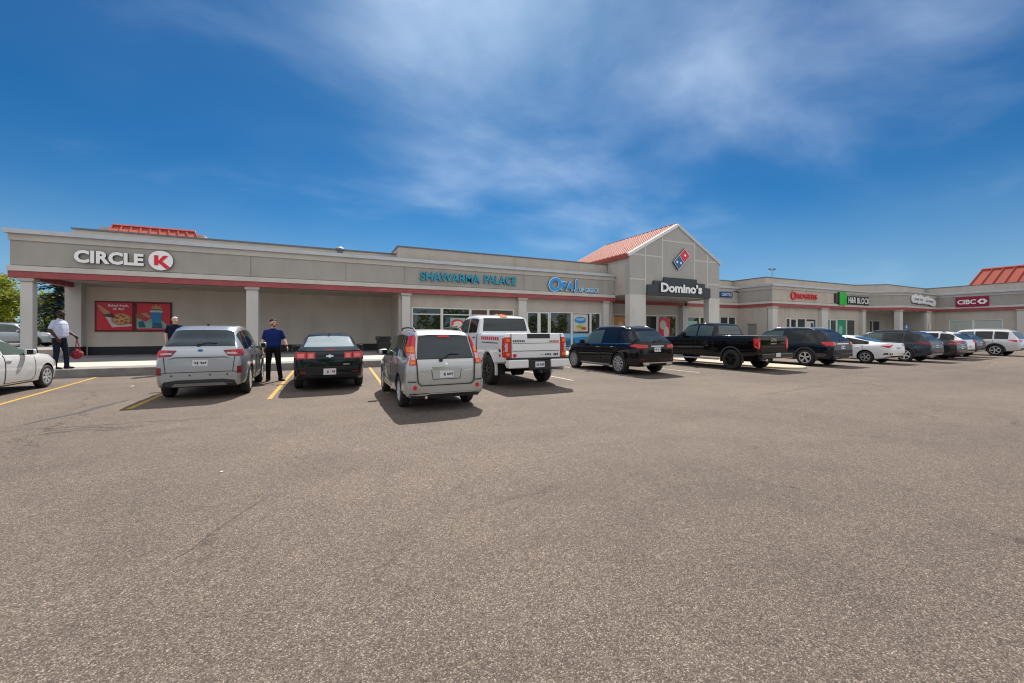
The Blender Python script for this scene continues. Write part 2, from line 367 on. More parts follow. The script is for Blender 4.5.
# ------------------------------------------------------------------ ground
def asphalt_mat():
    m, nt, p = newmat('asphalt'); L = nt.links.new
    tc = N(nt, 'ShaderNodeTexCoord')
    def noise(scale, det=5, rough=.6, vec=None, dist=0.):
        n = N(nt, 'ShaderNodeTexNoise'); n.inputs['Scale'].default_value = scale; n.inputs['Detail'].default_value = det; n.inputs['Roughness'].default_value = rough; n.inputs['Distortion'].default_value = dist
        L(vec or tc.outputs['Object'], n.inputs['Vector']); return n
    def mixc(a, b, fac, mode='MIX'):
        x = N(nt, 'ShaderNodeMix', data_type='RGBA', blend_type=mode)
        for s, v in ((6, a), (7, b), (0, fac)):
            if hasattr(v, 'links') or hasattr(v, 'is_linked'): L(v, x.inputs[s])
            else: x.inputs[s].default_value = (*v, 1) if isinstance(v, tuple) else v
        return x.outputs[2]
    # crushed stone showing through worn binder
    v1 = N(nt, 'ShaderNodeTexVoronoi'); v1.inputs['Scale'].default_value = 155; v1.inputs['Randomness'].default_value = 1
    L(tc.outputs['Object'], v1.inputs['Vector'])
    sep = N(nt, 'ShaderNodeSeparateColor'); L(v1.outputs['Color'], sep.inputs['Color'])
    st = ramp(nt, [(0, (.075, .063, .056)), (.30, (.115, .098, .087)), (.62, (.155, .134, .118)), (.86, (.215, .187, .165)), (1, (.36, .32, .28))])
    L(sep.outputs[0], st.inputs['Fac'])
    gap = ramp(nt, [(0.25, (1, 1, 1)), (.62, (.42, .40, .40))]); L(v1.outputs['Distance'], gap.inputs['Fac'])
    col = mixc(st.outputs['Color'], gap.outputs['Color'], .6, 'MULTIPLY')
    v2 = N(nt, 'ShaderNodeTexVoronoi'); v2.inputs['Scale'].default_value = 47; L(tc.outputs['Object'], v2.inputs['Vector'])
    sep2 = N(nt, 'ShaderNodeSeparateColor'); L(v2.outputs['Color'], sep2.inputs['Color'])
    st2 = ramp(nt, [(0, (.62, .61, .60)), (.5, (.95, .95, .95)), (.93, (1.1, 1.1, 1.1)), (1, (1.6, 1.55, 1.5))]); L(sep2.outputs[0], st2.inputs['Fac'])
    col = mixc(col, st2.outputs['Color'], .4, 'MULTIPLY')
    # broad worn / oily variation
    b1 = noise(.11, 6, .55, dist=.4); r1 = ramp(nt, [(.32, (.74, .74, .745)), (.68, (1.18, 1.16, 1.14))]); L(b1.outputs['Fac'], r1.inputs['Fac'])
    col = mixc(col, r1.outputs['Color'], 1., 'MULTIPLY')
    b2 = noise(1.1, 8, .68, dist=.6); r2 = ramp(nt, [(.30, (.83, .83, .84)), (.50, (1, 1, 1)), (.72, (1.10, 1.09, 1.07))]); L(b2.outputs['Fac'], r2.inputs['Fac'])
    col = mixc(col, r2.outputs['Color'], .85, 'MULTIPLY')
    # tyre-polished lanes running along the building
    mp = N(nt, 'ShaderNodeMapping'); mp.inputs['Scale'].default_value = (.035, .42, 1); mp.inputs['Rotation'].default_value = (0, 0, R(4)); L(tc.outputs['Object'], mp.inputs['Vector'])
    b3 = noise(1., 5, .6, mp.outputs['Vector']); r3 = ramp(nt, [(.36, (.90, .90, .91)), (.62, (1.06, 1.06, 1.05))]); L(b3.outputs['Fac'], r3.inputs['Fac'])
    col = mixc(col, r3.outputs['Color'], .9, 'MULTIPLY')
    # drips where engines stand
    b4 = noise(.9, 4, .7, dist=1.2); r4 = ramp(nt, [(.63, (1, 1, 1)), (.74, (.50, .50, .51))]); L(b4.outputs['Fac'], r4.inputs['Fac'])
    col = mixc(col, r4.outputs['Color'], .6, 'MULTIPLY')
    # cracks
    wv = noise(.55, 6, .7); ad = N(nt, 'ShaderNodeVectorMath', operation='MULTIPLY_ADD'); ad.inputs[1].default_value = (1.8, 1.8, 0)
    L(wv.outputs['Color'], ad.inputs[0]); L(tc.outputs['Object'], ad.inputs[2])
    vc = N(nt, 'ShaderNodeTexVoronoi', feature='DISTANCE_TO_EDGE'); vc.inputs['Scale'].default_value = .17; L(ad.outputs[0], vc.inputs['Vector'])
    rc = ramp(nt, [(.0, (.5, .49, .49)), (.0016, (.62, .61, .61)), (.0034, (1, 1, 1))]); L(vc.outputs['Distance'], rc.inputs['Fac'])
    nb = noise(.3, 2); rb = ramp(nt, [(.50, (0, 0, 0)), (.58, (1, 1, 1))]); L(nb.outputs['Fac'], rb.inputs['Fac'])
    col = mixc(col, mixc((1., 1., 1.), rc.outputs['Color'], rb.outputs['Color']), 1., 'MULTIPLY')
    gain = N(nt, 'ShaderNodeMix', data_type='RGBA', blend_type='MULTIPLY'); gain.inputs[0].default_value = 1.; gain.inputs[7].default_value = (1.23, 1.165, 1.11, 1)
    L(col, gain.inputs[6]); L(gain.outputs[2], p.inputs['Base Color'])
    p.inputs['Roughness'].default_value = .86; p.inputs['Specular IOR Level'].default_value = .25
    b = N(nt, 'ShaderNodeBump'); b.inputs['Strength'].default_value = .55; b.inputs['Distance'].default_value = .006; b.invert = True
    L(v1.outputs['Distance'], b.inputs['Height'])
    nn = noise(.8, 4); b0 = N(nt, 'ShaderNodeBump'); b0.inputs['Strength'].default_value = .12; b0.inputs['Distance'].default_value = .08
    L(nn.outputs['Fac'], b0.inputs['Height']); L(b0.outputs['Normal'], b.inputs['Normal']); L(b.outputs['Normal'], p.inputs['Normal'])
    return m
M['asphalt'] = asphalt_mat()

def worn_paint(name, col):
    m, nt, p = newmat(name); L = nt.links.new
    tc = N(nt, 'ShaderNodeTexCoord')
    n = N(nt, 'ShaderNodeTexNoise'); n.inputs['Scale'].default_value = 22; n.inputs['Detail'].default_value = 6; n.inputs['Roughness'].default_value = .7; L(tc.outputs['Object'], n.inputs['Vector'])
    r = ramp(nt, [(.36, (.13, .11, .09)), (.46, tuple(c*.62 for c in col)), (.66, tuple(c*.9 for c in col))]); L(n.outputs['Fac'], r.inputs['Fac'])
    L(r.outputs['Color'], p.inputs['Base Color']); p.inputs['Roughness'].default_value = .75
    return m
M['yellow_paint'] = worn_paint('yellow_line_paint', (.62, .36, .02))
M['white_paint'] = worn_paint('white_line_paint', (.50, .47, .42))
M['grass'] = plain('mown_grass', (.055, .085, .02), .9, var=.4, scale=3)

def sheet(name, poly, z, mat, kind='structure'):
    bm = bmesh.new(); bm.faces.new([bm.verts.new((x, y, z)) for x, y in poly])
    o = obj(name, bm, mat, recalc=False)
    if o.data.polygons[0].normal.z < 0: o.data.flip_normals()
    o['kind'] = kind; return o
sheet('parking_lot', [(-700, -700), (900, -700), (900, 900), (-700, 900)], 0, 'asphalt')

def slab(name, poly, z0, z1, mat, bev=.02):
    bm = bmesh.new(); prism(bm, poly, z0, z1, lambda u, v, d: Vector((u, v, d)))
    bmesh.ops.recalc_face_normals(bm, faces=bm.faces[:])
    if bev:
        es = [e for e in bm.edges if all(abs(v.co.z-z1) < 1e-5 for v in e.verts)]
        bmesh.ops.bevel(bm, geom=es, offset=bev, segments=2, affect='EDGES', profile=.5)
    o = obj(name, bm, mat); o['kind'] = 'structure'; return o
# the walkway in front of the shops: kerb, pale concrete strip, darker walkway behind
slab('kerb', [(-8.9, 18.0), (78, 18.0), (78, 19.0), (-9.4, 19.0), (-14.5, 19.6), (-14.5, 18.9), (-12.2, 18.3)], -.1, .28, 'kerb', .03)
slab('sidewalk', [(-14.5, 19.602), (-9.4, 19.002), (78, 19.002), (78, 21.9), (-14.5, 21.9)], -.1, .283, 'concrete', .0)
bm = bmesh.new()
prism(bm, [(21.902, -.1), (34, -.1), (34, .1), (21.902, .28)], -14.5, 78, lambda u, v, d: Vector((d, u, v)))
obj('covered_walkway', bm, 'walk_asphalt')['kind'] = 'structure'
isl = [(16.75, 16.), (16.75, 10.6)] + [(17.65+.9*math.cos(R(a)), 10.6+.9*math.sin(R(a))) for a in range(195, 350, 15)] + [(18.55, 10.6), (18.55, 16.)]
slab('traffic_island', isl, -.1, .07, 'island', .03)
slab('side_path', [(-60, 34.6), (-14.6, 34.6), (-14.6, 35.9), (-60, 35.9)], -.1, .424, 'concrete', .02)
slab('side_lot', [(-90, 35.902), (-13.6, 35.902), (-13.6, 120), (-90, 120)], -.1, .42, 'walk_asphalt', .0)
def stripe(x0, y0, x1, y1, w, mat):
    d = Vector((x1-x0, y1-y0)).normalized(); n = Vector((-d.y, d.x))*w/2
    sheet('parking_stripe', [(x0-n.x, y0-n.y), (x0+n.x, y0+n.y), (x1+n.x, y1+n.y), (x1-n.x, y1-n.y)], .004, mat)
for x0, y0, x1, y1 in ((-5.95, 11.0, -6.85, 17.9), (-3.45, 10.2, -3.75, 17.9), (-1.12, 10.4, -1.08, 17.9), (1.42, 10.2, 1.72, 17.9)):
    stripe(x0, y0, x1, y1, .095, 'yellow_paint')
for x in (6.95, 9.35, 12.5): stripe(x, 10.4, x, 16., .11, 'white_paint')
for x in (22.2, 25.9, 28.6, 31.1, 33.4, 35.9): stripe(x, 9.6, x, 15.2, .11, 'white_paint')

# old bitumen crack seals and tyre smears on the asphalt
M['tar'] = plain('crack_seal_tar', (.045, .042, .040), .6, var=.3, scale=5)
def seal(pts, w, seed):
    q = random.Random(seed); bm = bmesh.new(); prev = None; P = []
    for (a, b), (c, d) in zip(pts, pts[1:]):
        n = max(2, int(math.hypot(c-a, d-b)/.25))
        P += [(a+(c-a)*k/n+q.gauss(0, .035), b+(d-b)*k/n+q.gauss(0, .035)) for k in range(n)]
    P.append(pts[-1])
    for i, (x, y) in enumerate(P):
        a, b = P[max(0, i-1)], P[min(len(P)-1, i+1)]; t = Vector((b[0]-a[0], b[1]-a[1])).normalized(); ww = w*q.uniform(.3, 1.)*(.3 if i in (0, len(P)-1) else 1)
        r = [bm.verts.new((x-t.y*ww/2, y+t.x*ww/2, .003)), bm.verts.new((x+t.y*ww/2, y-t.x*ww/2, .003))]
        if prev: bm.faces.new((prev[0], prev[1], r[1], r[0]))
        prev = r
    o = obj('crack_seal', bm, 'tar'); o['kind'] = 'structure'
seal([(14, 7.6), (19, 7.9), (24, 7.3), (30, 7.9)], .035, 1); seal([(9, 6.1), (13, 6.5), (17, 6.0)], .02, 2); seal([(20, 6.5), (26, 6.3), (33, 6.8)], .03, 3)
seal([(-4.4, 9.2), (-4.1, 10.4), (-3.95, 11.7)], .16, 4); seal([(-1.0, 3.2), (-.5, 4.3), (-.45, 5.4)], .012, 5); seal([(3, 8.9), (6, 9.1), (9.5, 8.8)], .02, 6); seal([(-7.5, 8.4), (-4, 8.7), (-1, 8.5)], .02, 7)

def stain_mat():
    m, nt, p = newmat('oil_stain'); L = nt.links.new
    tc = N(nt, 'ShaderNodeTexCoord'); ct = N(nt, 'ShaderNodeVectorMath', operation='DISTANCE'); ct.inputs[1].default_value = (.5, .5, 0); L(tc.outputs['Generated'], ct.inputs[0])
    n = N(nt, 'ShaderNodeTexNoise'); n.inputs['Scale'].default_value = 2.2; n.inputs['Detail'].default_value = 7; n.inputs['Roughness'].default_value = .65; L(tc.outputs['Object'], n.inputs['Vector'])
    a = N(nt, 'ShaderNodeMath', operation='MULTIPLY_ADD'); a.inputs[1].default_value = -1.5; L(ct.outputs['Value'], a.inputs[0]); L(n.outputs['Fac'], a.inputs[2])
    r = ramp(nt, [(.05, (0, 0, 0)), (.42, (.75, .75, .75))]); L(a.outputs[0], r.inputs['Fac'])
    t = N(nt, 'ShaderNodeBsdfTransparent'); mx = N(nt, 'ShaderNodeMixShader'); L(r.outputs['Color'], mx.inputs[0]); L(t.outputs[0], mx.inputs[1]); L(p.outputs[0], mx.inputs[2])
    p.inputs['Base Color'].default_value = (.035, .032, .030, 1); p.inputs['Roughness'].default_value = .7
    L(mx.outputs[0], nt.nodes['Material Output'].inputs['Surface']); return m
M['stain'] = stain_mat()
for x, y, a, b in ((-1.3, 9.75, .55, .9), (-4.9, 12.6, .8, 1.3), (-4.6, 16.2, .7, .8), (8.1, 13.6, .8, 1.3), (8.3, 10.6, .5, .8), (5.4, 8.3, .5, .7), (13.6, 11.2, .6, 1.1), (2.6, 6.6, .4, .5), (-7.2, 10.2, .7, .6), (18.8, 8.2, .7, .6), (25.5, 8.2, 1., .6), (-2.2, 7.9, 1.3, .35), (11., 5.2, .5, .4)):
    sheet('oil_stain', [(x-a, y-b), (x+a, y-b), (x+a, y+b), (x-a, y+b)], .002, 'stain')
# ------------------------------------------------------------------ the shopping plaza (one building, many parts)
B = thing('shopping_plaza', 'long single-storey beige shopping plaza with red trim, gabled entrance and red metal roofs', 'building', (20, 28, 0))

def off_path(pts, d):
    pts = [Vector(p) for p in pts]; out = []
    for i, p in enumerate(pts):
        ns = []
        for a, b in ((i-1, i), (i, i+1)):
            if 0 <= a and b < len(pts):
                t = (pts[b]-pts[a]).normalized(); ns.append(Vector((t.y, -t.x)))
        if len(ns) == 1: out.append(p+ns[0]*d)
        else:
            m = (ns[0]+ns[1]).normalized(); out.append(p+m*(d/max(.3, m.dot(ns[0]))))
    return out
def sweep(name, pts, z0, z1, o, mat, inner=-.3, slope=0., parent=B):
    """a band of rectangular section swept along the plan path, mitred"""
    A = off_path(pts, o); I = off_path(pts, inner); bm = bmesh.new(); rows = []
    for a, i in zip(A, I):
        rows.append([bm.verts.new((a.x, a.y, z0)), bm.verts.new((a.x, a.y, z1-slope)), bm.verts.new((i.x, i.y, z1)), bm.verts.new((i.x, i.y, z0))])
    for r0, r1 in zip(rows, rows[1:]):
        for k in range(4): bm.faces.new((r0[k], r1[k], r1[(k+1) % 4], r0[(k+1) % 4]))
    bm.faces.new(rows[0]); bm.faces.new(rows[-1][::-1])
    return obj(name, bm, mat, parent)

P_LEFT = [(-13.33, 33.5), (-13.33, 26.9), (22.18, 26.9)]
P_RIGHT = [(32.74, 28.75), (40.4, 28.75), (40.4, 25.1), (58.45, 25.1), (61.5, 22.9), (71., 23.3), (71., 6.)]
for P in (P_LEFT, P_RIGHT):
    sweep('red_trim_band', P, 4.07, 4.375, .05, 'red_trim')
    sweep('fascia_ledge', P, 4.378, 4.66, .09, 'ledge', slope=.03)
    sweep('fascia_panel', P, 4.662, 5.815, 0., 'stucco_dark')
    sweep('fascia_upper_band', P, 5.818, 6.13, .05, 'stucco_light')
    sweep('roof_edge_flashing', P, 6.133, 6.38, .17, 'flash', slope=.04)
# the sign panels of the right wing are beige, with grey ones between: thin cladding standing 4 mm proud
def clad(x0, x1, y, mat='stucco'):
    bm = bmesh.new(); box(bm, x0, x1, y-.006, y-.001, 4.67, 5.81); obj('fascia_cladding', bm, mat, B)
clad(40.41, 54.6, 25.1); clad(32.8, 40.3, 28.75, 'stucco_light')
# control joints in the grey panel
for x in (-3.8, 1.2, 4.75, 13.6):
    bm = bmesh.new(); box(bm, x-.012, x+.012, 26.893, 26.898, 4.67, 5.81); obj('control_joint', bm, 'joint', B)

# stepped parapets behind the fascia
sweep('rear_parapet', [(-11.9, 32.5), (-11.9, 28.6), (4.5, 28.6)], 6.0, 6.86, 0, 'stucco')
sweep('parapet_coping', [(-11.9, 32.5), (-11.9, 28.6), (4.5, 28.6)], 6.863, 6.95, .05, 'flash_dark')
PB = [(4.5, 36.), (4.5, 27.85), (22.15, 27.85)]
sweep('rear_parapet', PB, 6.0, 7.28, 0, 'stucco'); sweep('parapet_coping', PB, 7.283, 7.36, .05, 'flash_dark')
PC = [(32.8, 30.4), (41.9, 30.4), (41.9, 26.7), (58.9, 26.7), (61.9, 24.6), (72.5, 24.9), (72.5, 6.)]
sweep('rear_parapet', PC, 6.0, 7.22, 0, 'stucco'); sweep('parapet_coping', PC, 7.223, 7.3, .05, 'flash_dark')

# flat roofs, rear and end walls
def slabpart(name, poly, z0, z1, mat):
    bm = bmesh.new(); prism(bm, poly, z0, z1, lambda u, v, d: Vector((u, v, d))); return obj(name, bm, mat, B)
slabpart('flat_roof', [(-13.0, 27.25), (22.1, 27.25), (22.1, 48), (-13.0, 48)], 5.7, 5.95, 'membrane')
slabpart('flat_roof', [(32.8, 29.1), (40.75, 29.1), (40.75, 25.45), (58.6, 25.45), (61.7, 23.3), (71.35, 23.7), (71.35, 6.1), (92, 6.1), (92, 48), (32.8, 48)], 5.7, 5.95, 'membrane')
slabpart('soffit', [(-13.0, 27.22), (4.7, 27.22), (4.7, 32.0), (-13.0, 32.0)], 4.33, 4.45, 'soffit')
slabpart('rear_wall', [(-13.3, 48), (92, 48), (92, 48.3), (-13.3, 48.3)], 0, 6.2, 'stucco')
slabpart('end_wall', [(-13.3, 34.0), (-13.0, 34.0), (-13.0, 48), (-13.3, 48)], 0, 6.2, 'stucco')
slabpart('end_wall', [(71.0, 5.7), (92, 5.7), (92, 6.0), (71.0, 6.0)], 0, 6.2, 'stucco')

def wall(name, p0, p1, z0, z1, openings=(), mat='stucco', th=.22, base=True, inside='interior'):
    """wall from plan point p0 to p1, outward side on the right of travel; openings (s0,s1,z0,z1) measured along it in metres"""
    p0, p1 = Vector(p0), Vector(p1); t = (p1-p0); Ln = t.length; t /= Ln; n = Vector((t.y, -t.x))
    fr = lambda s, z, d: Vector((p0.x+t.x*s+n.x*d, p0.y+t.y*s+n.y*d, z))
    ss = sorted({0, Ln, *[o[0] for o in openings], *[o[1] for o in openings]}); zs = sorted({z0, z1, *[o[2] for o in openings], *[o[3] for o in openings]})
    solid = lambda i, j: 0 <= i < len(ss)-1 and 0 <= j < len(zs)-1 and not any(o[0]-1e-4 <= ss[i] and ss[i+1] <= o[1]+1e-4 and o[2]-1e-4 <= zs[j] and zs[j+1] <= o[3]+1e-4 for o in openings)
    bm = bmesh.new(); V = {}
    def v(i, j, k):
        if (i, j, k) not in V: V[i, j, k] = bm.verts.new(fr(ss[i], zs[j], 0 if k == 0 else -th))
        return V[i, j, k]
    for i in range(len(ss)-1):
        for j in range(len(zs)-1):
            if not solid(i, j): continue
            bm.faces.new((v(i, j, 0), v(i+1, j, 0), v(i+1, j+1, 0), v(i, j+1, 0)))
            bm.faces.new((v(i, j, 1), v(i, j+1, 1), v(i+1, j+1, 1), v(i+1, j, 1)))
            for di, dj, a, b in ((-1, 0, (i, j), (i, j+1)), (1, 0, (i+1, j+1), (i+1, j)), (0, -1, (i+1, j), (i, j)), (0, 1, (i, j+1), (i+1, j+1))):
                if not solid(i+di, j+dj): bm.faces.new((v(*a, 0), v(*b, 0), v(*b, 1), v(*a, 1)))
    wo = obj(name, bm, mat, B)
    return fr

def rect(fr, bm, s0, s1, z0, z1, d0, d1, mi=0, bev=0.):
    ps = [fr(s, z, d) for d in (d0, d1) for z in (z0, z1) for s in (s0, s1)]
    c = sum(ps, Vector())/8
    obox(bm, c, (ps[1]-ps[0])/2, (ps[2]-ps[0])/2, (ps[4]-ps[0])/2, mi, bev)

def shopfront(fr, s0, s1, z0, z1, mull, doors=(), name='shop_window', transom=None, fw=.09, gm='shop_glass'):
    """aluminium shop window: frame and a pane per bay; bays listed in doors become door leaves with handles"""
    xs = [s0]+list(mull)+[s1]
    for i in range(len(xs)-1):
        a, b = xs[i], xs[i+1]; door = i in doors
        win = thing('glass_door' if door else name, parent=B)
        win.location = (0, 0, 0)
        bm = bmesh.new(); d0, d1 = (-.16, -.02) if not door else (-.17, -.05)
        fb = fw if not door else .14
        rect(fr, bm, a+.004, a+fb, z0, z1, d0, d1); rect(fr, bm, b-fb, b-.004, z0, z1, d0, d1)
        rect(fr, bm, a+fb+.001, b-fb-.001, z1-fb, z1-.002, d0+.004, d1-.004); rect(fr, bm, a+fb+.001, b-fb-.001, z0, z0+(fb if not door else .25), d0+.004, d1-.004)
        if transom: rect(fr, bm, a+fb+.001, b-fb-.001, transom-.035, transom+.035, d0+.006, d1-.006)
        obj('frame', bm, 'white_frame', win)
        bm = bmesh.new(); rect(fr, bm, a+fb*.7, b-fb*.7, z0+.05, z1-fb*.7, -.115, -.095)
        obj('pane', bm, gm, win)
        if door:
            bm = bmesh.new(); hs = b-.24; tube(bm, [fr(hs, 1.0, -.04), fr(hs, 1.0, .03), fr(hs, 1.5, .03), fr(hs, 1.5, -.04)], .018, 8)
            obj('handle', bm, 'chrome', win, smooth=40)

# --- left block: blank recessed wall behind the covered walk
fr = wall('wall', (-13.0, 32.), (4.668, 32.), 0, 4.4, mat='stucco_brightened')
def baseb(fr, s0, s1, z=.62):
    bm = bmesh.new(); rect(fr, bm, s0, s1, .1, z, .0015, .02); obj('base_board', bm, 'baseboard', B)
baseb(fr, .35, 17.62)
bm = bmesh.new(); rect(fr, bm, .35, 17.62, 4.16, 4.26, .0015, .06); obj('wall_moulding', bm, 'stucco_light', B)
fr = wall('wall', (4.67, 32.), (4.67, 27.12), 0, 4.4, mat='stucco_brightened'); baseb(fr, .0, 4.85)
fr = wall('wall', (-13.25, 34.), (-13.25, 31.6), 0, 4.35)
# corner pier at the back of the walk
def pier(x0, x1, y0, y1, z1=4.068, cap=True, base=.55, mat='column', z0=.1):
    c = thing('column', parent=B)
    bm = bmesh.new(); box(bm, x0, x1, y0, y1, z0, z1-(.16 if cap else 0)-.002, bev=.018); obj('shaft', bm, mat, c)
    if cap:
        bm = bmesh.new(); box(bm, x0-.07, x1+.07, y0-.07, y1+.07, z1-.16, z1-.002, bev=.015); obj('capital', bm, 'column_cap', c)
    if base:
        bm = bmesh.new(); box(bm, x0-.006, x1+.006, y0-.006, y1+.006, z0, z0+base, bev=.006); obj('base', bm, 'baseboard', c)
pier(-13.42, -12.72, 31.45, 32.3, 4.33, cap=False)
pier(-13.02, -12.60, 26.94, 27.32)
pier(-4.03, -3.45, 26.94, 27.50, base=.55)
# --- shops of the left block
zW, zH = .55, 3.1
ops = [(5.30, 12.93, zW, zH+.1), (14.0, 20.98, .17, zH)]
fr = wall('wall', (4.45, 27.22), (22.2, 27.22), 0, 4.068, [(a-4.45, b-4.45, c, d) for a, b, c, d in ops], th=.25)
g = lambda x: x-4.45
shopfront(fr, g(5.30), g(12.93), zW, zH+.1, [g(7.38), g(9.46), g(10.84)], transom=2.72)
shopfront(fr, g(14.0), g(20.98), .17, zH, [g(15.1), g(16.04), g(18.1), g(19.95)], doors=(0, 1))
baseb(fr, .9, 8.4, .5)
pier(4.62, 5.16, 26.93, 27.4); pier(13.18, 13.84, 26.93, 27.4); pier(21.05, 21.6, 26.93, 27.4)
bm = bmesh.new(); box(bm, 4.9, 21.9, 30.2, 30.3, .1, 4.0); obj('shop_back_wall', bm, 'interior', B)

# --- gabled entrance
X0, X1, YP, ZE, ZA, XM = 22.2, 32.7, 25.1, 7.72, 10.62, 27.5
por = thing('gabled_entrance', parent=B)
bm = bmesh.new()
fxz = lambda u, v, d: Vector((u, d, v))
prism(bm, [(X0, 4.56), (X1, 4.56), (X1, ZE), (XM, ZA), (X0, ZE)], YP, YP+.5, fxz)
obj('gable_wall', bm, 'stucco_portal', por)
bm = bmesh.new(); prism(bm, [(YP+.5, 4.56), (34.4, 4.56), (34.4, ZE-.12), (YP+.5, ZE-.12)], X0, X0+.3, lambda u, v, d: Vector((d, u, v))); obj('side_wall', bm, 'stucco', por)
bm = bmesh.new(); prism(bm, [(YP+.5, 4.56), (34.4, 4.56), (34.4, ZE-.12), (YP+.5, ZE-.12)], X1-.3, X1, lambda u, v, d: Vector((d, u, v))); obj('side_wall', bm, 'stucco', por)
bm = bmesh.new(); prism(bm, [(X0+.3, 5.9), (X1-.3, 5.9), (X1-.3, ZE-.2), (XM, ZA-.2), (X0+.3, ZE-.2)], 34.0, 34.4, fxz); obj('rear_gable_wall', bm, 'stucco', por)
bm = bmesh.new(); box(bm, X0+.31, X1-.31, YP+.502, 28.6, 4.5, 4.62); obj('soffit', bm, 'soffit', por)
# pale reveal strips dividing the gable into panels
bm = bmesh.new()
def strip(x0, z0, x1, z1, w=.11):
    d = Vector((x1-x0, z1-z0)).normalized(); n = Vector((-d.y, d.x))*w/2
    prism(bm, [(x0-n.x, z0-n.y), (x1-n.x, z1-n.y), (x1+n.x, z1+n.y), (x0+n.x, z0+n.y)], YP-.012, YP-.0015, fxz)
for seg in ((23.85, 4.66, 23.85, 8.52), (25.72, 5.86, 25.72, 9.55), (29.5, 5.86, 29.5, 9.43), (31.15, 4.66, 31.15, 8.48)): strip(*seg)
o = obj('panel_joint', bm, 'line_joint', por)
bm = bmesh.new()
for seg in ((X0+.01, 5.80, 23.79, 5.80), (31.21, 5.80, X1-.01, 5.80), (25.78, 9.22, 29.44, 9.22), (X0+.3, 7.80, 23.79, 7.80), (23.91, 7.80, 25.66, 7.80), (29.56, 7.80, 31.09, 7.80), (31.21, 7.80, X1-.3, 7.80)): strip(*seg)
obj('panel_joint', bm, 'line_joint', por)
def portal_pier(x0, x1):
    c = thing('column', parent=por)
    bm = bmesh.new(); box(bm, x0, x1, YP-.03, YP+.55, .1, 4.555, bev=.02); obj('shaft', bm, 'column', c)
    bm = bmesh.new(); box(bm, x0-.008, x1+.008, YP-.04, YP+.56, .1, .6, bev=.006); obj('base', bm, 'baseboard', c)
portal_pier(X0, 23.88); portal_pier(31.32, X1)
# red standing-seam roof with white rakes
def gable_side(sgn):
    ov = .14 if sgn < 0 else .05
    xe = XM+sgn*(XM-X0+ov); ze = ZA-(XM-X0+ov)*(ZA-ZE)/(XM-X0)
    bm = bmesh.new(); up = .02; th = .14
    y0, y1 = YP+.12, 34.7
    vs = [(XM, y0, ZA+up), (XM, y1, ZA+up), (xe, y1, ze+up), (xe, y0, ze+up)]
    t = [bm.verts.new(v) for v in vs]; b2 = [bm.verts.new((v[0], v[1], v[2]+th)) for v in vs]
    bm.faces.new(t); bm.faces.new(b2[::-1])
    for i in range(4): bm.faces.new((t[i], t[(i+1) % 4], b2[(i+1) % 4], b2[i]))
    rf = obj('roof_slope', bm, 'gable_roof', por)
    n = 17
    bm = bmesh.new()
    dv = Vector((xe-XM, 0, ze-ZA)); nn = Vector((-dv.z*sgn, 0, dv.x*sgn)).normalized()
    for k in range(n+1):
        y = y0+.1+(y1-y0-.2)*k/n
        c = Vector(((xe+XM)/2, y, (ze+ZA)/2+up+th))+nn*.05
        obox(bm, c, dv*.498, (0, .055, 0), nn*.05)
    obj('standing_seams', bm, 'highlight_rib', rf)
    bm = bmesh.new(); obox(bm, (xe, (y0+y1)/2, ze+.02), (.05, 0, 0), (0, (y1-y0)/2, 0), (0, 0, .16)); obj('eave_fascia', bm, 'red_roof', rf)
    bm = bmesh.new()
    d2 = Vector((xe-XM, 0, ze-ZA)); L2 = d2.length; d2n = d2/L2
    c = Vector(((xe+XM)/2, YP+.03, (ze+ZA)/2+.06)); obox(bm, c+d2n*0, d2n*(L2/2-.02), (0, .10, 0), nn*.13)
    obj('gable_rake', bm, 'white_frame' if sgn < 0 else 'flash', por)
gable_side(-1); gable_side(1)
bm = bmesh.new(); obox(bm, (XM, (YP+34.7)/2+.05, ZA+.2), (.16, 0, 0), (0, (34.7-YP)/2-.1, 0), (0, 0, .03)); obj('ridge_cap', bm, 'red_rib', por)
# inside the entrance
ops = [(23.5, 25.3, zW, 3.1), (27.35, 31.35, .17, 3.14), (32.72, 36.2, zW, 3.06)]
fr = wall('wall', (22.2, 28.75), (40.4, 28.75), 0, 4.068, [(a-22.2, b-22.2, c, d) for a, b, c, d in ops+[(37.6, 40.1, zW, 3.14)]], th=.25)
g = lambda x: x-22.2
shopfront(fr, g(23.5), g(25.3), zW, 3.1, [])
shopfront(fr, g(27.35), g(31.35), .17, 3.14, [g(28.9)], doors=(0,))
shopfront(fr, g(32.72), g(36.2), zW, 3.06, [g(34.6)])
shopfront(fr, g(37.6), g(40.1), zW, 3.14, [g(38.9)])
sweep('red_trim_band', [(22.5, 28.75), (32.4, 28.75)], 4.07, 4.375, .05, 'red_trim')
bm = bmesh.new(); box(bm, 22.5, 32.4, 28.75, 29.0, 4.378, 4.5); obj('wall_header', bm, 'stucco', B)
pier(31.78, 32.5, 28.38, 28.8, 4.06)
bm = bmesh.new(); box(bm, 22.4, 40.3, 31.2, 31.3, .1, 4.0); obj('shop_back_wall', bm, 'interior', B)

